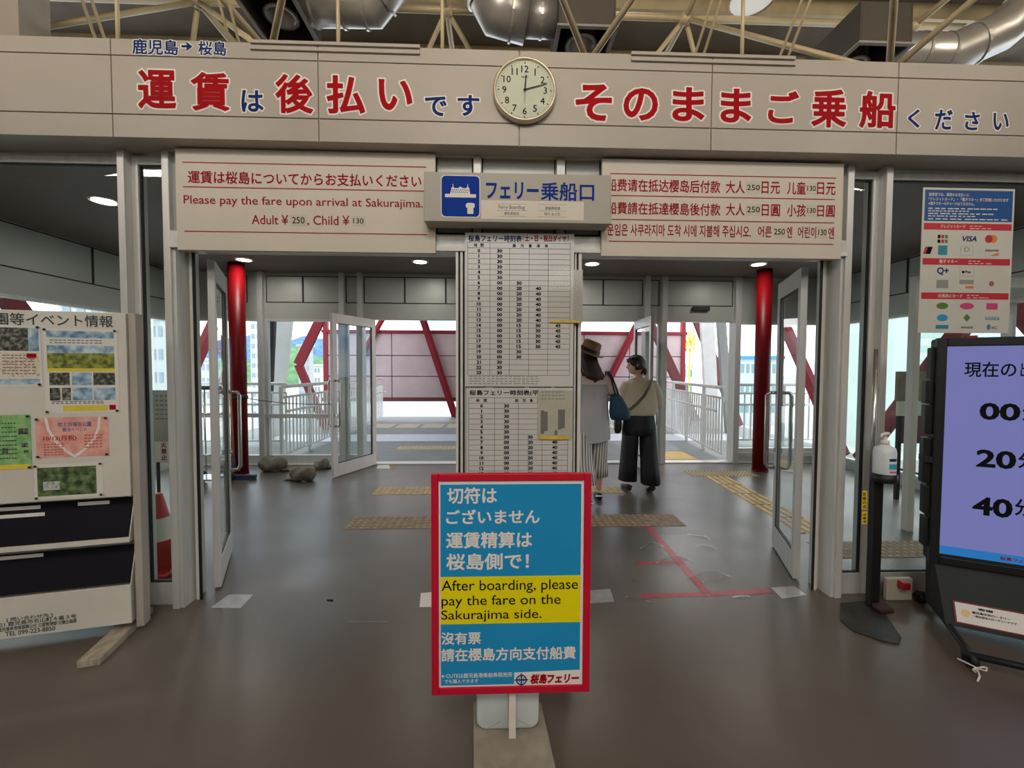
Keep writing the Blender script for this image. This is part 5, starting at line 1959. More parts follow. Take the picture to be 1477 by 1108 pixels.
tape('long red tape strip slanting away from the doorway toward the dotted strip', (1020, 856), (934, 760), .055, z=.0016)
tape('red tape strip lying across the threshold from the slanting strip to the left', (1020, 857.5), (926, 860), .045)
tape('red tape strip lying across the threshold from the slanting strip to the open right door', (1112, 853), (1024, 857), .05, z=.0013)
tape('short red tape strip branching left halfway along the slanting strip', (975, 810), (917, 813), .04)
cl = [F(*p) for p in ((905, 800), (950, 765), (1000, 770), (1085, 832), (1075, 862), (900, 868))]
film = MB()
nx, ny = 60, 90
g0, g1, g2, g3 = F(898, 870), F(1085, 868), F(1020, 772), F(930, 772)
rings = []
for j in range(ny):
    v = j / (ny - 1)
    row = []
    for i in range(nx):
        u = i / (nx - 1)
        p = (g0 * (1 - u) + g1 * u) * (1 - v) + (g3 * (1 - u) + g2 * u) * v
        e = min(1, 6 * min(u, 1 - u, v, 1 - v) + .1)
        w_ = max(0, sin(26 * v + 1.8 * sin(4 * u + 3 * v) + 2.0 * u)) ** 6 * max(0, sin(6.5 * u + 9 * v + .5)) ** .8
        row.append(p + Vector((0, 0, +.003 + .045 * w_ * e)))
    rings.append(row)
film.loft(rings, caps=False, closed=False)
ff = tag(obj('floor_film', film, glass_mat('film lying tight', (.985, .985, .98), 1.06, .2), smooth=True), 'wrinkled clear plastic film taped over the floor right of the stand sign', 'plastic film', kind='thing')
ff.data.materials.append(glass_mat('film wrinkle', (.96, .96, .96), 1.6, .06))
for p_ in ff.data.polygons:
    if max(ff.data.vertices[i].co.z for i in p_.vertices) > .0065:
        p_.material_index = 1
SILV = mat('silver cloth tape', (176, 176, 176), .38, .4, .12, 20, .25, 40)


def tpatch(label, pts, mt=SILV, name='tape_patch', z=.0018):
    P_ = [F(*p) for p in pts]
    m = MB()
    n = len(P_)
    m.add([Vector((p.x, p.y, zz_)) for zz_ in (.0001, z) for p in P_], [tuple(range(n))[::-1], tuple(range(n, 2 * n))] + [(i, (i + 1) % n, n + (i + 1) % n, n + i) for i in range(n)])
    return tag(obj(name, m, mt), label, 'tape patch', 'tape patches on the floor')


tpatch('silver tape patch at the foot of the open left door', [(304, 877), (347, 878), (365, 858), (330, 858)])
tpatch('silver tape patch at the foot of the open right door', [(1112, 848), (1146, 846), (1164, 859), (1128, 864)])
tpatch('grey tape patch on the floor just right of the stand sign frame', [(850, 852), (880, 850), (886, 868), (850, 871)])
tpatch('white tape patch on the floor just left of the stand sign frame', [(607, 856), (630, 854), (630, 876), (605, 876)], WHITE)
tpatch('small white paper label on the floor by the inner left door', [(543, 676), (563, 676), (561, 671), (545, 671)], WHITE)
tpatch('small brown paper label on the floor by the inner left door', [(563, 677), (570, 677), (574, 672), (565, 671)], mat('brown paper', (150, 116, 60), .6))
tpatch('tiny dark scrap on the floor left of the stand sign', [(471, 867), (481, 868), (480, 865), (472, 865)], INK)
tpatch('pale worn patch of tape on the floor in front of the left doorway threshold', [(500, 898), (560, 898), (560, 896.6), (500, 896.6)], mat('faded tape', (120, 122, 120), .5))

# ================================================================== THINGS IN THE VESTIBULE
# luggage trolley behind the left door leaf
tp = F(320, 683)
tx, ty = -3.42, 2.72
tr_ = thing('luggage_trolley', 'folding steel luggage trolley leaning behind the open left glass door', 'trolley', (tx, ty, 0))
wv = .17
obj('tube_frame', MB().tube([(tx - wv, ty, .10), (tx - wv, ty, 1.1), (tx - wv + .05, ty, 1.16), (tx + wv - .05, ty, 1.16), (tx + wv, ty, 1.1), (tx + wv, ty, .10)], .019, 12), STEEL, tr_, smooth=True)
m = MB()
for z in (.35, .85):
    m.tube([(tx - wv, ty, z), (tx + wv, ty, z)], .010, 8)
for x in (-.08, 0, .08):
    m.tube([(tx + x, ty, .12), (tx + x, ty, 1.14)], .007, 8)
obj('cross_bar', m, STEEL, tr_, smooth=True)
obj('grip', MB().tube([(tx - wv + .05, ty, 1.16), (tx + wv - .05, ty, 1.16)], .024, 12), BLACK, tr_, smooth=True)
obj('toe_plate', MB().box(tx - wv, tx + wv, ty - .25, ty, .10, .115), STEEL, tr_)
for sx in (-1, 1):
    obj('wheel', MB().lathe([(.06, -.018), (.072, 0), (.06, .018)], (tx + sx * .16, ty + .06, .072), 24, 'X'), BLACK, tr_, smooth=True)
# notice stand behind the left sidelight
nx_, ny_ = P(236, 600, .85).x, .85
ns = thing('notice_stand', 'narrow standing notice with red characters seen through the left sidelight', 'notice', (nx_, ny_, 0))
fn = facade(ny_)
za_, zb_ = fn.uv(235, 667)[1], fn.uv(235, 563)[1]
obj('sheet', MB().pbox(fn, nx_ - .09, nx_ + .07, za_, zb_, -.012, 0), mat('greyed notice', (168, 166, 160), .5, 0, .05, 8), ns)
obj('lower_sheet', MB().pbox(fn, nx_ - .07, nx_ + .065, za_ + .005, za_ + .16, 0, .004), WHITE, ns)
m = MB()
for i, ch in enumerate('火気厳禁'[0:0] or '火禁止'):
    text_c(m, fn, ch, nx_ + .0, za_ + .135 - .048 * i, .042, .006, off=.03)
obj('lettering', m, RED, ns)
m = MB()
for i in range(6):
    dashes(m, fn, nx_ - .06, nx_ + .05, zb_ - .05 - .035 * i, .012, .001, 3, 90 + i)
obj('print', m, INK_G, ns)
obj('leg', MB().tube([(nx_ - .055, ny_ + .006, 0), (nx_ - .055, ny_ + .006, za_)], .012, 10), BLACKM, ns)
obj('leg', MB().tube([(nx_ + .05, ny_ + .006, 0), (nx_ + .05, ny_ + .006, za_)], .012, 10), BLACKM, ns)
obj('base', MB().box(nx_ - .1, nx_ + .1, ny_ - .14, ny_ + .14, 0, .012), BLACKM, ns)
# traffic cone
cp = F(247, 818)
cn = thing('traffic_cone', 'red traffic cone with a pale reflective band behind the left sidelight', 'traffic cone', (-2.35, .52, 0))
obj('base', MB().box(-2.52, -2.18, .35, .69, 0, .03), mat('cone red', (196, 30, 26), .4, 0, .05), cn, bevel=.012)
obj('body', MB().lathe([(.135, .03), (.03, .52), (.022, .53)], (-2.35, .52, 0), 28), mat('cone red', (196, 30, 26)), cn, smooth=True)
obj('reflective_band', MB().lathe([(.098, .215), (.066, .365)], (-2.35, .52, 0), 28, caps=False), mat('cone band', (216, 206, 190), .35), cn, smooth=True)
# sacks
SACK = mat('sandbag cloth', (116, 108, 94), .85, 0, .45, 9, .5, 60)


def sack(label, px, py, rx, ry, rz, rot, seed, mt=SACK):
    p = F(px, py)
    r = random.Random(seed)
    t = thing('sandbag', label, 'sandbag', (p.x, p.y, 0), 'sandbags by the left red column')
    R3 = Matrix.Rotation(rot, 3, 'Z')
    rings = []
    k = 16
    for i in range(15):
        s_ = -1 + 2 * i / 14
        q = (1 - abs(s_) ** 5) ** .5
        q = max(q, .30)
        ring = []
        for j in range(k):
            a = 2 * pi * j / k
            w = 1 + .13 * sin(2 * a + 5 * s_ + seed) + .08 * sin(5 * a - 7 * s_ + 2 * seed) + r.uniform(-.07, .07)
            z = rz + rz * q * sin(a) * w
            ring.append(Vector((p.x, p.y, max(z * (1.0 if sin(a) > 0 else .99), .002))) + R3 @ Vector((rx * s_, ry * q * cos(a) * w, 0)))
        rings.append(ring)
    obj('bag', MB().loft(rings), mt, t, smooth=True, sub=1)
    e = Vector((p.x, p.y, rz)) + R3 @ Vector((rx * 1.02, 0, 0))
    f_ = R3 @ Vector((1, 0, 0))
    rg = []
    for d_, wy, hz_ in ((-.05, .07, .035), (.0, .05, .022), (.03, .055, .016), (.06, .075, .010)):
        c = Vector((e.x, e.y, 0)) + f_ * d_
        sd_ = Vector((-f_.y, f_.x, 0))
        rg.append([c + sd_ * wy * cos(2 * pi * j / 12) + Vector((0, 0, hz_ + .002 + hz_ * sin(2 * pi * j / 12) * (1 + .3 * sin(3 * j)))) for j in range(12)])
    obj('gathered_end', MB().loft(rg), mt, t, smooth=True)
    return t


sack('grey brown sandbag nearest the left red column', 394, 680, .18, .11, .10, .1, 1)
sack('flat brown sandbag lying in front, in the middle of the three', 437, 694, .16, .11, .085, 2.85, 2, mat('sandbag cloth dark', (100, 90, 74), .85, 0, .45, 9, .5, 60))
sack('greyish sandbag at the right end of the row of three', 464, 676, .10, .09, .07, .25, 3, mat('sandbag cloth grey', (122, 116, 106), .85, 0, .45, 9, .5, 60))
# broom leaning on the left red column
bp0 = Vector((-3.275, 2.90, .03))
br_ = thing('broom', 'broom with a wooden handle and blue lower grip leaning on the left red column', 'broom', bp0)
bt_ = Vector((-3.36, 2.978, 1.12))
obj('handle', MB().tube([bp0 + (bt_ - bp0) * .22, bt_], .011, 10), mat('broom wood', (176, 120, 84), .5, 0, .1), br_, smooth=True)
obj('grip', MB().tube([bp0 + (bt_ - bp0) * .05, bp0 + (bt_ - bp0) * .22], .016, 10), mat('broom blue', (38, 48, 84), .6), br_, smooth=True)
bx0, bx1 = F(345, 690), F(383, 685)
hd = MB().box(bp0.x - .05, bp0.x + .26, bp0.y - .03, bp0.y + .03, .03, .06)
obj('head', hd, mat('broom blue', (52, 66, 120)), br_, bevel=.006)
hd = MB().box(bp0.x - .045, bp0.x + .255, bp0.y - .025, bp0.y + .025, 0, .03)
obj('bristles', hd, mat('broom bristle', (60, 70, 96), .8, 0, .3, 60), br_)
# cord between column and door leaf
c0, c1 = Vector((-3.22, 3.02, 1.02)), P(478, 583, 2.92)
pts = [c0 + (c1 - c0) * t_ + Vector((0, 0, -.03 * sin(pi * t_))) for t_ in [i / 10 for i in range(11)]]
rp2 = thing('door_cord', 'thin dark cord stretched from the left red column to the inner left door leaf', 'cord', c0)
obj('cord', MB().tube(pts, .005, 6), BLACKM, rp2, smooth=True)
kn = MB()
cc0 = F(346.5, 683)
kn.lathe([(.1005, .985), (.108, .99), (.108, 1.03), (.1005, 1.035)], (cc0.x, cc0.y, 0), 30, caps=False)
kn.ell(c0 + Vector((.01, -.02, 0)), .04, .035, .04, 10, 6)
obj('knot', kn, BLACK, rp2, smooth=True)
# low bench-like stand behind the right window
gx = P(1318, 600, 1.6)
gs = thing('low_sign_board', 'low pale green board on a dark red stand, left of the display screen', 'board', (3.95, 1.9, 0))
fg_ = facade(1.9)
r_ = rectpx(fg_, 1296, 579, 1345, 600)
obj('board', MB().pbox(fg_, r_[0], r_[1] + .3, r_[2], r_[3], -.03, 0), mat('pale green board', (196, 206, 186), .5, 0, .06, 6), gs)
r2_ = rectpx(fg_, 1296, 536, 1345, 579)
obj('upper_board', MB().pbox(fg_, r2_[0], r2_[1] + .3, r2_[2], r2_[3], -.04, -.01), mat('olive board', (122, 116, 92), .6, 0, .2, 9), gs)
r3_ = rectpx(fg_, 1297, 600, 1345, 640)
obj('apron', MB().pbox(fg_, r3_[0], r3_[1] + .28, r3_[2], r3_[3], -.035, -.01), mat('dark red apron', (104, 34, 42), .5, 0, .06), gs)
for u in (r_[0] + .03, r_[1] + .26):
    obj('leg', MB().pbox(fg_, u - .02, u + .02, 0, r3_[3], -.035, -.005), BLACKM, gs)

# ================================================================== PEOPLE
def skin_body(nodes, edges, root, sub=1):
    """One continuous surface grown round a skeleton: nodes {name: (point, radius)}."""
    me = bpy.data.meshes.new('body')
    names = list(nodes)
    idx = {n: i for i, n in enumerate(names)}
    me.from_pydata([tuple(nodes[n][0]) for n in names], [(idx[a], idx[b]) for a, b in edges], [])
    o = bpy.data.objects.new('body', me)
    COL.objects.link(o)
    o.modifiers.new('skin', 'SKIN').use_smooth_shade = True
    sv = me.skin_vertices[0].data
    for n in names:
        r = nodes[n][1]
        sv[idx[n]].radius = r if isinstance(r, tuple) else (r, r)
        sv[idx[n]].use_root = n == root
    s = o.modifiers.new('sub', 'SUBSURF')
    s.levels = sub + 1
    bpy.context.view_layer.update()
    out = bpy.data.meshes.new_from_object(o.evaluated_get(bpy.context.evaluated_depsgraph_get()))
    V_ = [v.co.copy() for v in out.vertices]
    F_ = [tuple(p.vertices) for p in out.polygons]
    bpy.data.objects.remove(o)
    return V_, F_


class Head:
    def __init__(s, c, yaw, pitch=0.0, k=1.0):
        s.c, s.k = Vector(c), k
        s.R = Matrix.Rotation(yaw, 3, 'Z') @ Matrix.Rotation(pitch, 3, 'X')   # local +Y is the face direction

    def pt(s, t, a, grow=0.0):
        """t -1 (under chin) .. 1 (crown); a azimuth from the face, positive to the person's left."""
        z = .112 * t
        r = max(1 - abs(t) ** 2.5, 0) ** .5
        f, b, w = .090, .100, .074
        if t < -.25:
            q = (-t - .25) / .75
            w *= 1 - .30 * q
            b *= 1 - .45 * q
            f *= 1 + .03 * q
        x = w * r * sin(a)
        y = (f if cos(a) > 0 else b) * r * cos(a)
        g = lambda v, m, sd: math.exp(-((v - m) / sd) ** 2)
        if abs(a) < 1.2:
            y += .024 * g(a, 0, .16) * g(t, -.12, .16) + .008 * g(a, 0, .10) * g(t, .12, .15)
            y += .007 * g(a, 0, .35) * g(t, -.46, .09) + .008 * g(a, 0, .3) * g(t, -.8, .14)
            y -= .010 * (g(a, .42, .16) + g(a, -.42, .16)) * g(t, .06, .11)
        p = Vector((-x, y, z)) * (1 + grow) * s.k
        return s.c + s.R @ p

    def grid(s, t0, t1, a0, a1, nt_, na, grow=0.0, fn=None):
        rings = []
        for i in range(nt_):
            t = t0 + (t1 - t0) * i / (nt_ - 1)
            ring = []
            for j in range(na):
                a = a0 + (a1 - a0) * j / (na - 1)
                ring.append(s.pt(max(-.995, min(.995, t)), a, grow if fn is None else fn(t, a)))
            rings.append(ring)
        return rings

    def mesh(s, mb):
        rings = s.grid(-.99, .99, 0, 2 * pi * 43 / 44, 30, 44)
        mb.loft(rings)
        for sd in (-1, 1):       # ears
            c = s.c + s.R @ Vector((sd * .073, -.006, -.002)) * s.k
            mb.ell(c, .010, .019, .030, 10, 8, s.R)
        return mb


def ellring(c, rx, ry, n=32, rot=0.0, fold=0.0, k=9, ph_=0.0, tilt=0.0):
    out = []
    for j in range(n):
        a = 2 * pi * j / n
        w = 1 + fold * sin(k * a + ph_) + fold * .5 * sin((2 * k + 3) * a + ph_ * 2.3)
        x, y = rx * cos(a) * w, ry * sin(a) * w
        out.append(Vector((c[0] + x * cos(rot) - y * sin(rot), c[1] + x * sin(rot) + y * cos(rot), c[2] + tilt * x)))
    return out


def fingers(mb, wrist, d, up_, k=1.0, curl=.6):
    """A hand: palm and five bent fingers from the wrist along d; the palm faces up_ reversed."""
    d = d.normalized()
    up_ = (up_ - d * up_.dot(d)).normalized()
    s_ = d.cross(up_)
    pr = []
    for t, w, h in ((0, .022, .016), (.03, .032, .015), (.065, .038, .013), (.085, .036, .011)):
        c = wrist + d * t * k
        pr.append([c + (s_ * cos(2 * pi * i / 12) * w + up_ * sin(2 * pi * i / 12) * h) * k for i in range(12)])
    mb.loft(pr)
    for i, L in enumerate((.062, .072, .067, .052)):
        b = wrist + (d * .078 + s_ * (.027 - .018 * i)) * k
        pts, a, p = [b], 0.0, b
        for f_, st in ((.45, .5), (.3, .8), (.25, .9)):
            a += curl * st
            p = p + (d * cos(a) - up_ * sin(a)) * L * f_ * k
            pts.append(p)
        mb.tube(pts, [.0088 * k, .0084 * k, .0076 * k, .0058 * k], 8)
    b = wrist + (d * .025 + s_ * .026) * k
    mb.tube([b, b + (d * .022 + s_ * .022 - up_ * .006) * k, b + (d * .045 + s_ * .026 - up_ * .016) * k], [.0125 * k, .0100 * k, .0068 * k], 8)


def limb_nodes(nodes, edges, pre, chain, start):
    prev = start
    for i, (p, r) in enumerate(chain):
        n = pre + str(i)
        nodes[n] = (p, r)
        edges.append((prev, n))
        prev = n


def shoe(mb, heel, yaw, L=.235, lift=0.0, w=.042):
    """Closed shoe from heel toward the toes (local +Y turned by yaw); lift raises the heel."""
    Rz_ = Matrix.Rotation(yaw, 3, 'Z')
    rings = []
    for q, ww, h in ((0, .62, .062), (.08, .8, .070), (.25, .85, .066), (.45, .92, .052), (.7, 1.08, .040), (.9, .85, .030), (1.0, .45, .018)):
        zl = lift * max(0, 1 - q / .68)
        ring = []
        for j in range(14):
            a = 2 * pi * j / 14
            ring.append(Vector(heel) + Rz_ @ Vector((w * ww * cos(a), L * q, 0)) + Vector((0, 0, zl + max(0.0, h / 2 + h / 2 * sin(a) * 1.0) + .003)))
        rings.append(ring)
    return mb.loft(rings)


HAIRA = mat('dark auburn hair', (52, 26, 24), .4, 0, .3, 30, .3, 90, stretch=(6, 6, 1))
HAIRB = mat('dark brown hair', (34, 20, 18), .4, 0, .3, 30, .3, 90, stretch=(6, 6, 1))

# --- person in the straw hat -------------------------------------------
ox, oy = .965, 1.86
O = Vector((ox, oy, 0))
V3 = lambda x, y, z: O + Vector((x, y, z))
pa = thing('person', 'person in a tan hat, sheer white shirt and striped cropped trousers, walking away', 'person', O)
nodes = {'pel': (V3(0, 0, .86), (.13, .095))}
edges = []
limb_nodes(nodes, edges, 'sp', [(V3(0, .005, 1.0), (.115, .085)), (V3(0, .01, 1.14), (.13, .09)), (V3(0, .005, 1.27), (.135, .08)), (V3(0, .01, 1.36), (.05, .05)), (V3(-.01, .025, 1.45), (.045, .045))], 'pel')
limb_nodes(nodes, edges, 'ra', [(V3(.16, .0, 1.31), .048), (V3(.235, -.005, 1.18), .040), (V3(.285, .03, 1.065), .034), (V3(.30, .13, 1.07), .029), (V3(.31, .225, 1.09), .021)], 'sp2')
limb_nodes(nodes, edges, 'la', [(V3(-.16, .0, 1.31), .048), (V3(-.21, .0, 1.18), .040), (V3(-.235, .02, 1.05), .034), (V3(-.21, .12, 1.0), .029), (V3(-.18, .21, .98), .021)], 'sp2')
lfoot, rfoot = Vector((-.06, -.24, 0)), Vector((.135, .15, 0))
limb_nodes(nodes, edges, 'rl', [(V3(.085, .01, .78), .080), (V3(.10, .08, .46), .055), (V3(.125, .115, .28), .050), (V3(.135, .15, .09), .032)], 'pel')
limb_nodes(nodes, edges, 'll', [(V3(-.085, -.01, .78), .080), (V3(-.08, -.07, .46), .055), (V3(-.07, -.17, .28), .050), (V3(-.06, -.235, .11), .032)], 'pel')
bv, bf_ = skin_body(nodes, edges, 'pel')
mb = MB().add(bv, bf_)
hA = Head(V3(-.035, .035, 1.515), radians(42), radians(-4), 1.0)
hA.mesh(mb)
fingers(mb, V3(.31, .225, 1.09), Vector((.1, 1, .1)), Vector((.2, -.1, 1)), .95, .7)
fingers(mb, V3(-.18, .21, .98), Vector((.2, 1, .1)), Vector((-.3, 0, 1)), .95, .6)
obj('body', mb, SKIN, pa, smooth=True)
eye = MB()
for sd in (-1, 1):
    eye.ell(hA.pt(.06, .40 * sd, -.03), .013, .013, .009, 10, 6)
obj('eyes', eye, INK, pa, smooth=True)
# hair: cap, back fall and loose locks
hr = MB()
hr.loft(hA.grid(-.75, .99, radians(62), radians(298), 16, 30, .10), caps=False, closed=False)
hr.loft(hA.grid(.30, .99, radians(-70), radians(70), 8, 16, .09), caps=False, closed=False)
rr = random.Random(4)
back = []
for z, cx2, cy2, rx, ry in ((1.53, -.03, .0, .092, .085), (1.46, -.015, -.03, .095, .070), (1.40, .0, -.06, .100, .055), (1.34, .012, -.085, .098, .045), (1.31, .02, -.094, .080, .034), (1.29, .028, -.098, .05, .022), (1.275, .032, -.098, .02, .012)):
    back.append(ellring(V3(cx2, cy2, z), rx, ry, 30, .1, .06, 8, z * 9))
hr.loft(back)
for i in range(16):
    u = -1 + 2 * i / 15
    x0 = .01 + .095 * u
    L = rr.uniform(.07, .13)
    b = V3(x0, -.075 + .04 * u * u, 1.37)
    pts = [b, b + Vector((.012 * sin(i), -.025, -L * .4)), b + Vector((.016 * sin(i + 2) + .015, -.03, -L * .8)), b + Vector((.022 * sin(i * 1.7) + .02, -.022, -L * 1.15))]
    hr.tube(pts, [.017, .019, .014, .003], 7)
for i in range(5):
    b = V3(-.09 - .006 * i, .01 + .012 * i, 1.44)
    hr.tube([b, b + Vector((-.012, -.008, -.08)), b + Vector((-.004, -.015, -.16)), b + Vector((.004, -.02, -.2))], [.014, .016, .012, .003], 7)
obj('hair', hr, HAIRA, pa, smooth=True)
# hat, tipped toward the back right
STRAW = mat('tan felt straw', (158, 118, 88), .75, 0, .12, 40, .3, 120)
Rh = Matrix.Rotation(radians(21), 3, 'Y') @ Matrix.Rotation(radians(11), 3, 'X')
hc = V3(-.012, .015, 1.575)


def hatring(r, z, ov=1.08, n=36, wav=0.0):
    return [hc + Rh @ Vector((r * cos(2 * pi * j / n), r * ov * sin(2 * pi * j / n), z + wav * cos(4 * pi * j / n))) for j in range(n)]


hat = MB()
hat.loft([hatring(.150, -.006, wav=.006), hatring(.152, .0, wav=.006), hatring(.105, .006), hatring(.101, .02), hatring(.095, .085), hatring(.088, .112), hatring(.07, .122), hatring(.03, .112), hatring(.008, .108)])
hato = obj('hat', hat, STRAW, pa, smooth=True)
obj('hat_band', MB().loft([hatring(.1065, .008), hatring(.1055, .04), hatring(.1015, .041), hatring(.1015, .008)], caps=False), mat('hat ribbon', (44, 28, 26), .6, 0, .1), hato, smooth=True)
# shirt: sheer lower body, paler yoke and sleeves
SH = mat('sheer grey white cotton', (172, 171, 174), .7, 0, .10, 5, .15, 30, stretch=(1, 1, .3))
YK = mat('pale cotton yoke', (220, 200, 190), .7, 0, .06, 5, .1, 30)
sh = MB()
rg = []
for z, rx, ry, cy2, fo, ti in ((1.245, .185, .112, .0, .004, 0), (1.20, .192, .118, 0, .008, 0), (1.1, .190, .122, .0, .014, 0), (1.0, .188, .128, -.002, .02, 0), (.9, .195, .138, -.004, .024, 0), (.8, .203, .148, -.006, .028, .0), (.72, .206, .152, -.008, .032, .06), (.655, .203, .152, -.008, .035, .12)):
    rg.append(ellring(V3(0, cy2, z), rx, ry, 44, 0, fo, 6, z * 5, ti))
sh.loft(rg, caps=False)
obj('shirt', sh, SH, pa, smooth=True)
yk = MB()
rg = []
for z, rx, ry, cy2 in ((1.25, .188, .116, .0), (1.30, .186, .108, .0), (1.335, .150, .090, .005), (1.365, .095, .070, .01), (1.39, .062, .058, .015)):
    rg.append(ellring(V3(0, cy2, z), rx, ry, 40, 0, .006, 7, z * 4))
yk.loft(rg, caps=False)
for sd, ch in ((1, [(V3(.13, 0, 1.315), .070), (V3(.20, -.003, 1.235), .066), (V3(.25, .0, 1.15), .062), (V3(.287, .03, 1.062), .058), (V3(.297, .10, 1.062), .052), (V3(.304, .165, 1.075), .045)]),
               (-1, [(V3(-.13, 0, 1.315), .070), (V3(-.19, 0, 1.235), .066), (V3(-.215, .0, 1.14), .062), (V3(-.236, .02, 1.05), .058), (V3(-.222, .09, 1.015), .050), (V3(-.20, .15, .995), .045)])):
    yk.tube([p for p, r in ch], [r for p, r in ch], 16, caps=False)
obj('shirt_yoke', yk, YK, pa, smooth=True)['label'] = 'paler upper back and sleeves'
pl_b = MB()
for x in (-.012, .012):
    pl_b.tube([V3(x, -.117, 1.245), V3(x * 1.1, -.126, 1.18), V3(x * 1.2, -.13, 1.10)], .003, 6)
pl_b.tube([V3(-.14, -.083, 1.247), V3(-.07, -.108, 1.247), V3(0, -.117, 1.247), V3(.07, -.108, 1.247), V3(.14, -.083, 1.247)], .004, 6)
obj('back_pleat', pl_b, YK, pa, smooth=True)


def stripe_mat():
    m = mat('striped cotton', (210, 206, 200), .75, 0, 0)
    t = m.node_tree
    co = t.nodes.new('ShaderNodeTexCoord')
    w = t.nodes.new('ShaderNodeTexWave')
    w.bands_direction = 'X'
    w.inputs['Scale'].default_value = 11
    w.inputs['Distortion'].default_value = .6
    w.inputs['Detail Scale'].default_value = .4
    r = t.nodes.new('ShaderNodeValToRGB')
    r.color_ramp.elements[0].position = .30
    r.color_ramp.elements[1].position = .44
    r.color_ramp.elements[0].color = lin((108, 104, 106)) + (1,)
    r.color_ramp.elements[1].color = lin((212, 208, 202)) + (1,)
    t.links.new(co.outputs['Object'], w.inputs[0])
    t.links.new(w.outputs['Fac'], r.inputs[0])
    t.links.new(r.outputs[0], t.nodes['Principled BSDF'].inputs['Base Color'])
    return m


tr2 = MB()
tr2.loft([ellring(V3(0, -.004, .92), .150, .105, 40), ellring(V3(0, -.004, .84), .168, .125, 40, 0, .01), ellring(V3(0, -.006, .76), .178, .132, 40, 0, .015)])
for sd, hip, kn_, hem in ((1, (.09, .01), (.105, .085), (.125, .125)), (-1, (-.09, -.01), (-.083, -.07), (-.068, -.185))):
    rg = []
    for z, q, rx, ry in ((.82, 0, .088, .115), (.70, .2, .098, .118), (.58, .45, .098, .110), (.46, .7, .098, .106), (.36, .86, .098, .104), (.26, 1.0, .098, .102)):
        if q <= .7:
            x = hip[0] + (kn_[0] - hip[0]) * q / .7
            y = hip[1] + (kn_[1] - hip[1]) * q / .7
        else:
            x = kn_[0] + (hem[0] - kn_[0]) * (q - .7) / .3
            y = kn_[1] + (hem[1] - kn_[1]) * (q - .7) / .3
        rg.append(ellring(V3(x, y, z), rx, ry, 36, 0, .02 + .02 * q, 5, z * 6 + sd))
    tr2.loft(rg)
obj('trousers', tr2, stripe_mat(), pa, smooth=True)
for f_, lift, yaw in ((rfoot, .0, -.1), (lfoot, .06, .1)):
    s_ = shoe(MB(), O + f_ + Vector((0, -.055, 0)), yaw, lift=lift)
    so_ = obj('shoe', s_, BLACK, pa, smooth=True)
    p = O + f_ + Vector((0, -.03, .05 + lift * .8))
    obj('shoe_strap', MB().tube([p + Vector((-.037, .0, -.01)), p + Vector((-.02, -.034, .0)), p + Vector((.02, -.034, 0)), p + Vector((.037, .0, -.01))], .009, 8), WHITE, so_, smooth=True)

# tote bag on the shoulder
TEAL = mat('dark teal cloth', (20, 62, 82), .7, 0, .15, 8, .2, 40)
tb = thing('tote_bag', 'dark teal tote bag with black straps on the shoulder of the person in the hat', 'bag', V3(.27, -.04, .95))
rg = []
for z, rx, ry, cx2, cy2 in ((1.145, .045, .05, .235, -.055), (1.11, .060, .058, .245, -.06), (1.04, .085, .062, .262, -.06), (.97, .102, .066, .275, -.058), (.915, .102, .060, .282, -.055), (.885, .085, .045, .284, -.055)):
    rg.append(ellring(V3(cx2, cy2 - .04, z), rx, ry, 28, -.25, .03, 5, z * 9))
obj('bag_body', MB().loft(rg), TEAL, tb, smooth=True)
for dx, dy in ((0, -.035), (.045, .01)):
    pts = [V3(.225 + dx, -.105 + dy, 1.13), V3(.205 + dx * .8, -.098 + dy, 1.22), V3(.182 + dx * .6, -.085 + dy, 1.31), V3(.165 + dx * .4, -.035, 1.375 - .004), V3(.165 + dx * .4, .035, 1.375), V3(.19 + dx * .5, .085, 1.29), V3(.24, .06, 1.12)]
    obj('strap', MB().tube(pts, .0085, 8), BLACK, tb, smooth=True)

# --- person in the beige top ---------------------------------------------
ox, oy = 1.615, 2.26
O = Vector((ox, oy, 0))
pbn = thing('person', 'person with short dark hair in a beige top and wide black trousers, face turned left', 'person', O)
nodes = {'pel': (V3(0, 0, .82), (.125, .09))}
edges = []
limb_nodes(nodes, edges, 'sp', [(V3(0, .005, .95), (.11, .08)), (V3(0, .01, 1.08), (.125, .085)), (V3(0, .005, 1.20), (.13, .075)), (V3(-.005, .01, 1.285), (.048, .048)), (V3(-.015, .02, 1.37), (.043, .043))], 'pel')
limb_nodes(nodes, edges, 'ra', [(V3(.155, .0, 1.235), .045), (V3(.20, .0, 1.10), .038), (V3(.225, .03, .985), .033), (V3(.17, .14, .99), .028), (V3(.12, .21, 1.0), .020)], 'sp2')
limb_nodes(nodes, edges, 'la', [(V3(-.155, .0, 1.235), .045), (V3(-.19, .0, 1.10), .038), (V3(-.215, .03, .985), .033), (V3(-.17, .14, .96), .028), (V3(-.12, .21, .95), .020)], 'sp2')
limb_nodes(nodes, edges, 'rl', [(V3(.08, .0, .74), .078), (V3(.09, -.02, .44), .054), (V3(.10, -.06, .26), .048), (V3(.11, -.09, .085), .031)], 'pel')
limb_nodes(nodes, edges, 'll', [(V3(-.08, .0, .74), .078), (V3(-.085, .04, .44), .054), (V3(-.085, .07, .26), .048), (V3(-.085, .10, .085), .031)], 'pel')
bv, bf_ = skin_body(nodes, edges, 'pel')
mb = MB().add(bv, bf_)
hB = Head(V3(-.035, .025, 1.445), radians(78), radians(-6), .98)
hB.mesh(mb)
fingers(mb, V3(.12, .21, 1.0), Vector((-1, .6, .1)), Vector((0, 0, 1)), .92, .6)
fingers(mb, V3(-.12, .21, .95), Vector((1, .5, .1)), Vector((0, 0, 1)), .92, .6)
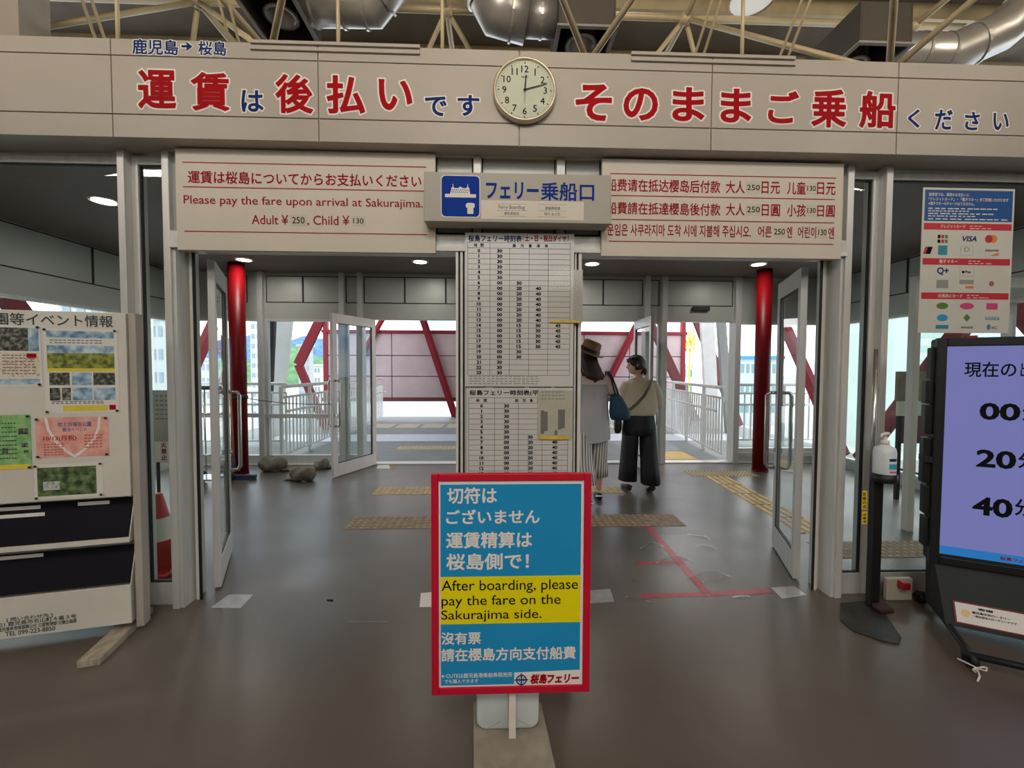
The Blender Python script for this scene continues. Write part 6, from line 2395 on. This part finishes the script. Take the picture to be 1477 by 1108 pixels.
obj('body', mb, SKIN, pbn, smooth=True)
eye = MB()
for sd in (-1, 1):
    eye.ell(hB.pt(.06, .40 * sd, -.03), .013, .013, .009, 10, 6)
obj('eyes', eye, INK, pbn, smooth=True)
mo = MB().ell(hB.pt(-.47, 0, -.045), .008, .018, .006, 10, 6)
obj('lips', mo, mat('lips', (176, 92, 88), .4), pbn, smooth=True)
hr = MB()
hr.loft(hB.grid(-.45, .99, radians(78), radians(282), 18, 34, .11, lambda t, a: .10 + .03 * sin(9 * a + 4 * t) * .5), caps=False, closed=False)
hr.loft(hB.grid(.34, .99, radians(-82), radians(82), 9, 22, .1, lambda t, a: .115 + .02 * sin(8 * a)), caps=False, closed=False)
for sd in (-1, 1):
    for i in range(4):
        b = hB.pt(.42 - .08 * i, sd * radians(48 + 9 * i), .07)
        hr.tube([b + Vector((0, 0, .03)), b, b + Vector((0, 0, -.035))], [.014, .013, .004], 7)
for i in range(6):
    b = hB.pt(.45, radians(-45 + 18 * i), .06)
    hr.tube([b + Vector((0, 0, .03)), b, b + Vector((0, 0, -.018))], [.013, .012, .004], 7)
bun = hB.pt(-.52, pi, .05)
hr.ell(bun + Vector((.008, -.01, -.01)), .030, .026, .038, 14, 9)
for i in range(5):
    a = i * 1.25
    q = bun + Vector((.022 * cos(a), .018 * sin(a), -.01))
    hr.tube([q, q + Vector((.006 * cos(a), 0, -.03)), q + Vector((.002, 0, -.055))], [.009, .009, .002], 6)
obj('hair', hr, HAIRB, pbn, smooth=True)
TOP = mat('beige knit', (200, 190, 164), .8, 0, .05, 8, .2, 70)
tp_ = MB()
rg = []
for z, rx, ry, cy2, fo in ((1.305, .058, .056, .012, 0), (1.29, .095, .070, .008, .004), (1.268, .150, .088, .003, .006), (1.235, .182, .103, .0, .008), (1.16, .196, .114, .0, .010), (1.06, .204, .122, -.002, .013), (.97, .206, .126, -.004, .016), (.915, .198, .124, -.004, .018), (.885, .178, .115, -.003, .02), (.876, .155, .105, 0, .02)):
    rg.append(ellring(V3(0, cy2, z), rx, ry, 44, 0, fo, 6, z * 5))
tp_.loft(rg, caps=False)
for sd, ch in ((1, [(V3(.13, 0, 1.235), .066), (V3(.175, 0, 1.17), .066), (V3(.207, .005, 1.08), .064), (V3(.222, .025, 1.0), .060), (V3(.20, .08, .985), .052)]),
               (-1, [(V3(-.13, 0, 1.235), .066), (V3(-.17, 0, 1.17), .064), (V3(-.198, .005, 1.08), .062), (V3(-.213, .025, 1.0), .058), (V3(-.195, .08, .975), .050)])):
    tp_.tube([p for p, r in ch], [r for p, r in ch], 16, caps=False)
obj('top', tp_, TOP, pbn, smooth=True)
BLK = mat('black trouser cloth', (18, 18, 26), .7, 0, .2, 8, .15, 30)
tr2 = MB()
tr2.loft([ellring(V3(0, 0, .93), .150, .102, 40), ellring(V3(0, -.002, .86), .172, .122, 40, 0, .01), ellring(V3(0, -.004, .74), .188, .134, 40, 0, .015), ellring(V3(0, -.004, .66), .19, .134, 40, 0, .018)])
for sd, ch in ((1, ((.095, 0), (.105, -.02), (.115, -.075))), (-1, ((-.095, 0), (-.095, .04), (-.09, .095)))):
    rg = []
    for z, q, rx, ry in ((.74, 0, .094, .118), (.58, .25, .098, .116), (.44, .5, .100, .112), (.28, .75, .106, .112), (.115, 1, .112, .116)):
        i = 0 if q < .5 else 1
        f_ = (q - .5 * i) / .5
        x = ch[i][0] + (ch[i + 1][0] - ch[i][0]) * f_
        y = ch[i][1] + (ch[i + 1][1] - ch[i][1]) * f_
        rg.append(ellring(V3(x, y, z), rx * .93, ry, 36, 0, .02 + .02 * q, 5, z * 6 + sd))
    tr2.loft(rg)
obj('trousers', tr2, BLK, pbn, smooth=True)
for f_, lift, yaw in ((Vector((.115, -.09, 0)), .045, -.15), (Vector((-.088, .09, 0)), 0, .05)):
    so_ = obj('sandal', shoe(MB(), O + f_ + Vector((0, -.055, 0)), yaw, lift=lift, L=.23), mat('dark sandal', (40, 30, 28), .6), pbn, smooth=True)
    p = O + f_ + Vector((0, -.03, .05 + lift * .8))
    obj('sandal_strap', MB().tube([p + Vector((-.037, .0, -.01)), p + Vector((-.02, -.032, .012)), p + Vector((.02, -.032, .012)), p + Vector((.037, .0, -.01))], .007, 8), mat('dark sandal', (40, 30, 28)), so_, smooth=True)
# crossbody bag
cb = thing('crossbody_bag', 'small brown crossbody bag at the left hip of the person in the beige top', 'bag', V3(-.25, -.02, .78))
rg = []
for z, rx, ry in ((.885, .055, .022), (.87, .075, .032), (.80, .085, .038), (.72, .082, .036), (.685, .06, .024)):
    rg.append(ellring(V3(-.255, -.045, z), ry * 1.1, rx, 24, -.5, .02, 4, z * 5))
obj('bag_body', MB().loft(rg), mat('brown leather', (54, 34, 28), .5, 0, .15), cb, smooth=True)
pts = []
for x, y, z in ((.135, .02, 1.292), (.115, -.075, 1.275), (.07, -.117, 1.20), (.01, -.131, 1.11), (-.06, -.131, 1.03), (-.13, -.116, .965), (-.20, -.075, .915), (-.245, -.05, .885)):
    pts.append(V3(x, y, z))
sm = MB()
rg = []
for i, p in enumerate(pts):
    t_ = (pts[min(i + 1, len(pts) - 1)] - pts[max(i - 1, 0)]).normalized()
    o_ = Vector((p.x - O.x, p.y - O.y, 0))
    o_ = o_.normalized() if o_.length > .01 else Vector((0, -1, 0))
    s_ = t_.cross(o_).normalized()
    rg.append([p + s_ * .016, p + s_ * .016 + o_ * .004, p - s_ * .016 + o_ * .004, p - s_ * .016])
sm.loft(rg)
obj('strap', sm, mat('strap grey brown', (96, 82, 70), .6, 0, .1), cb)
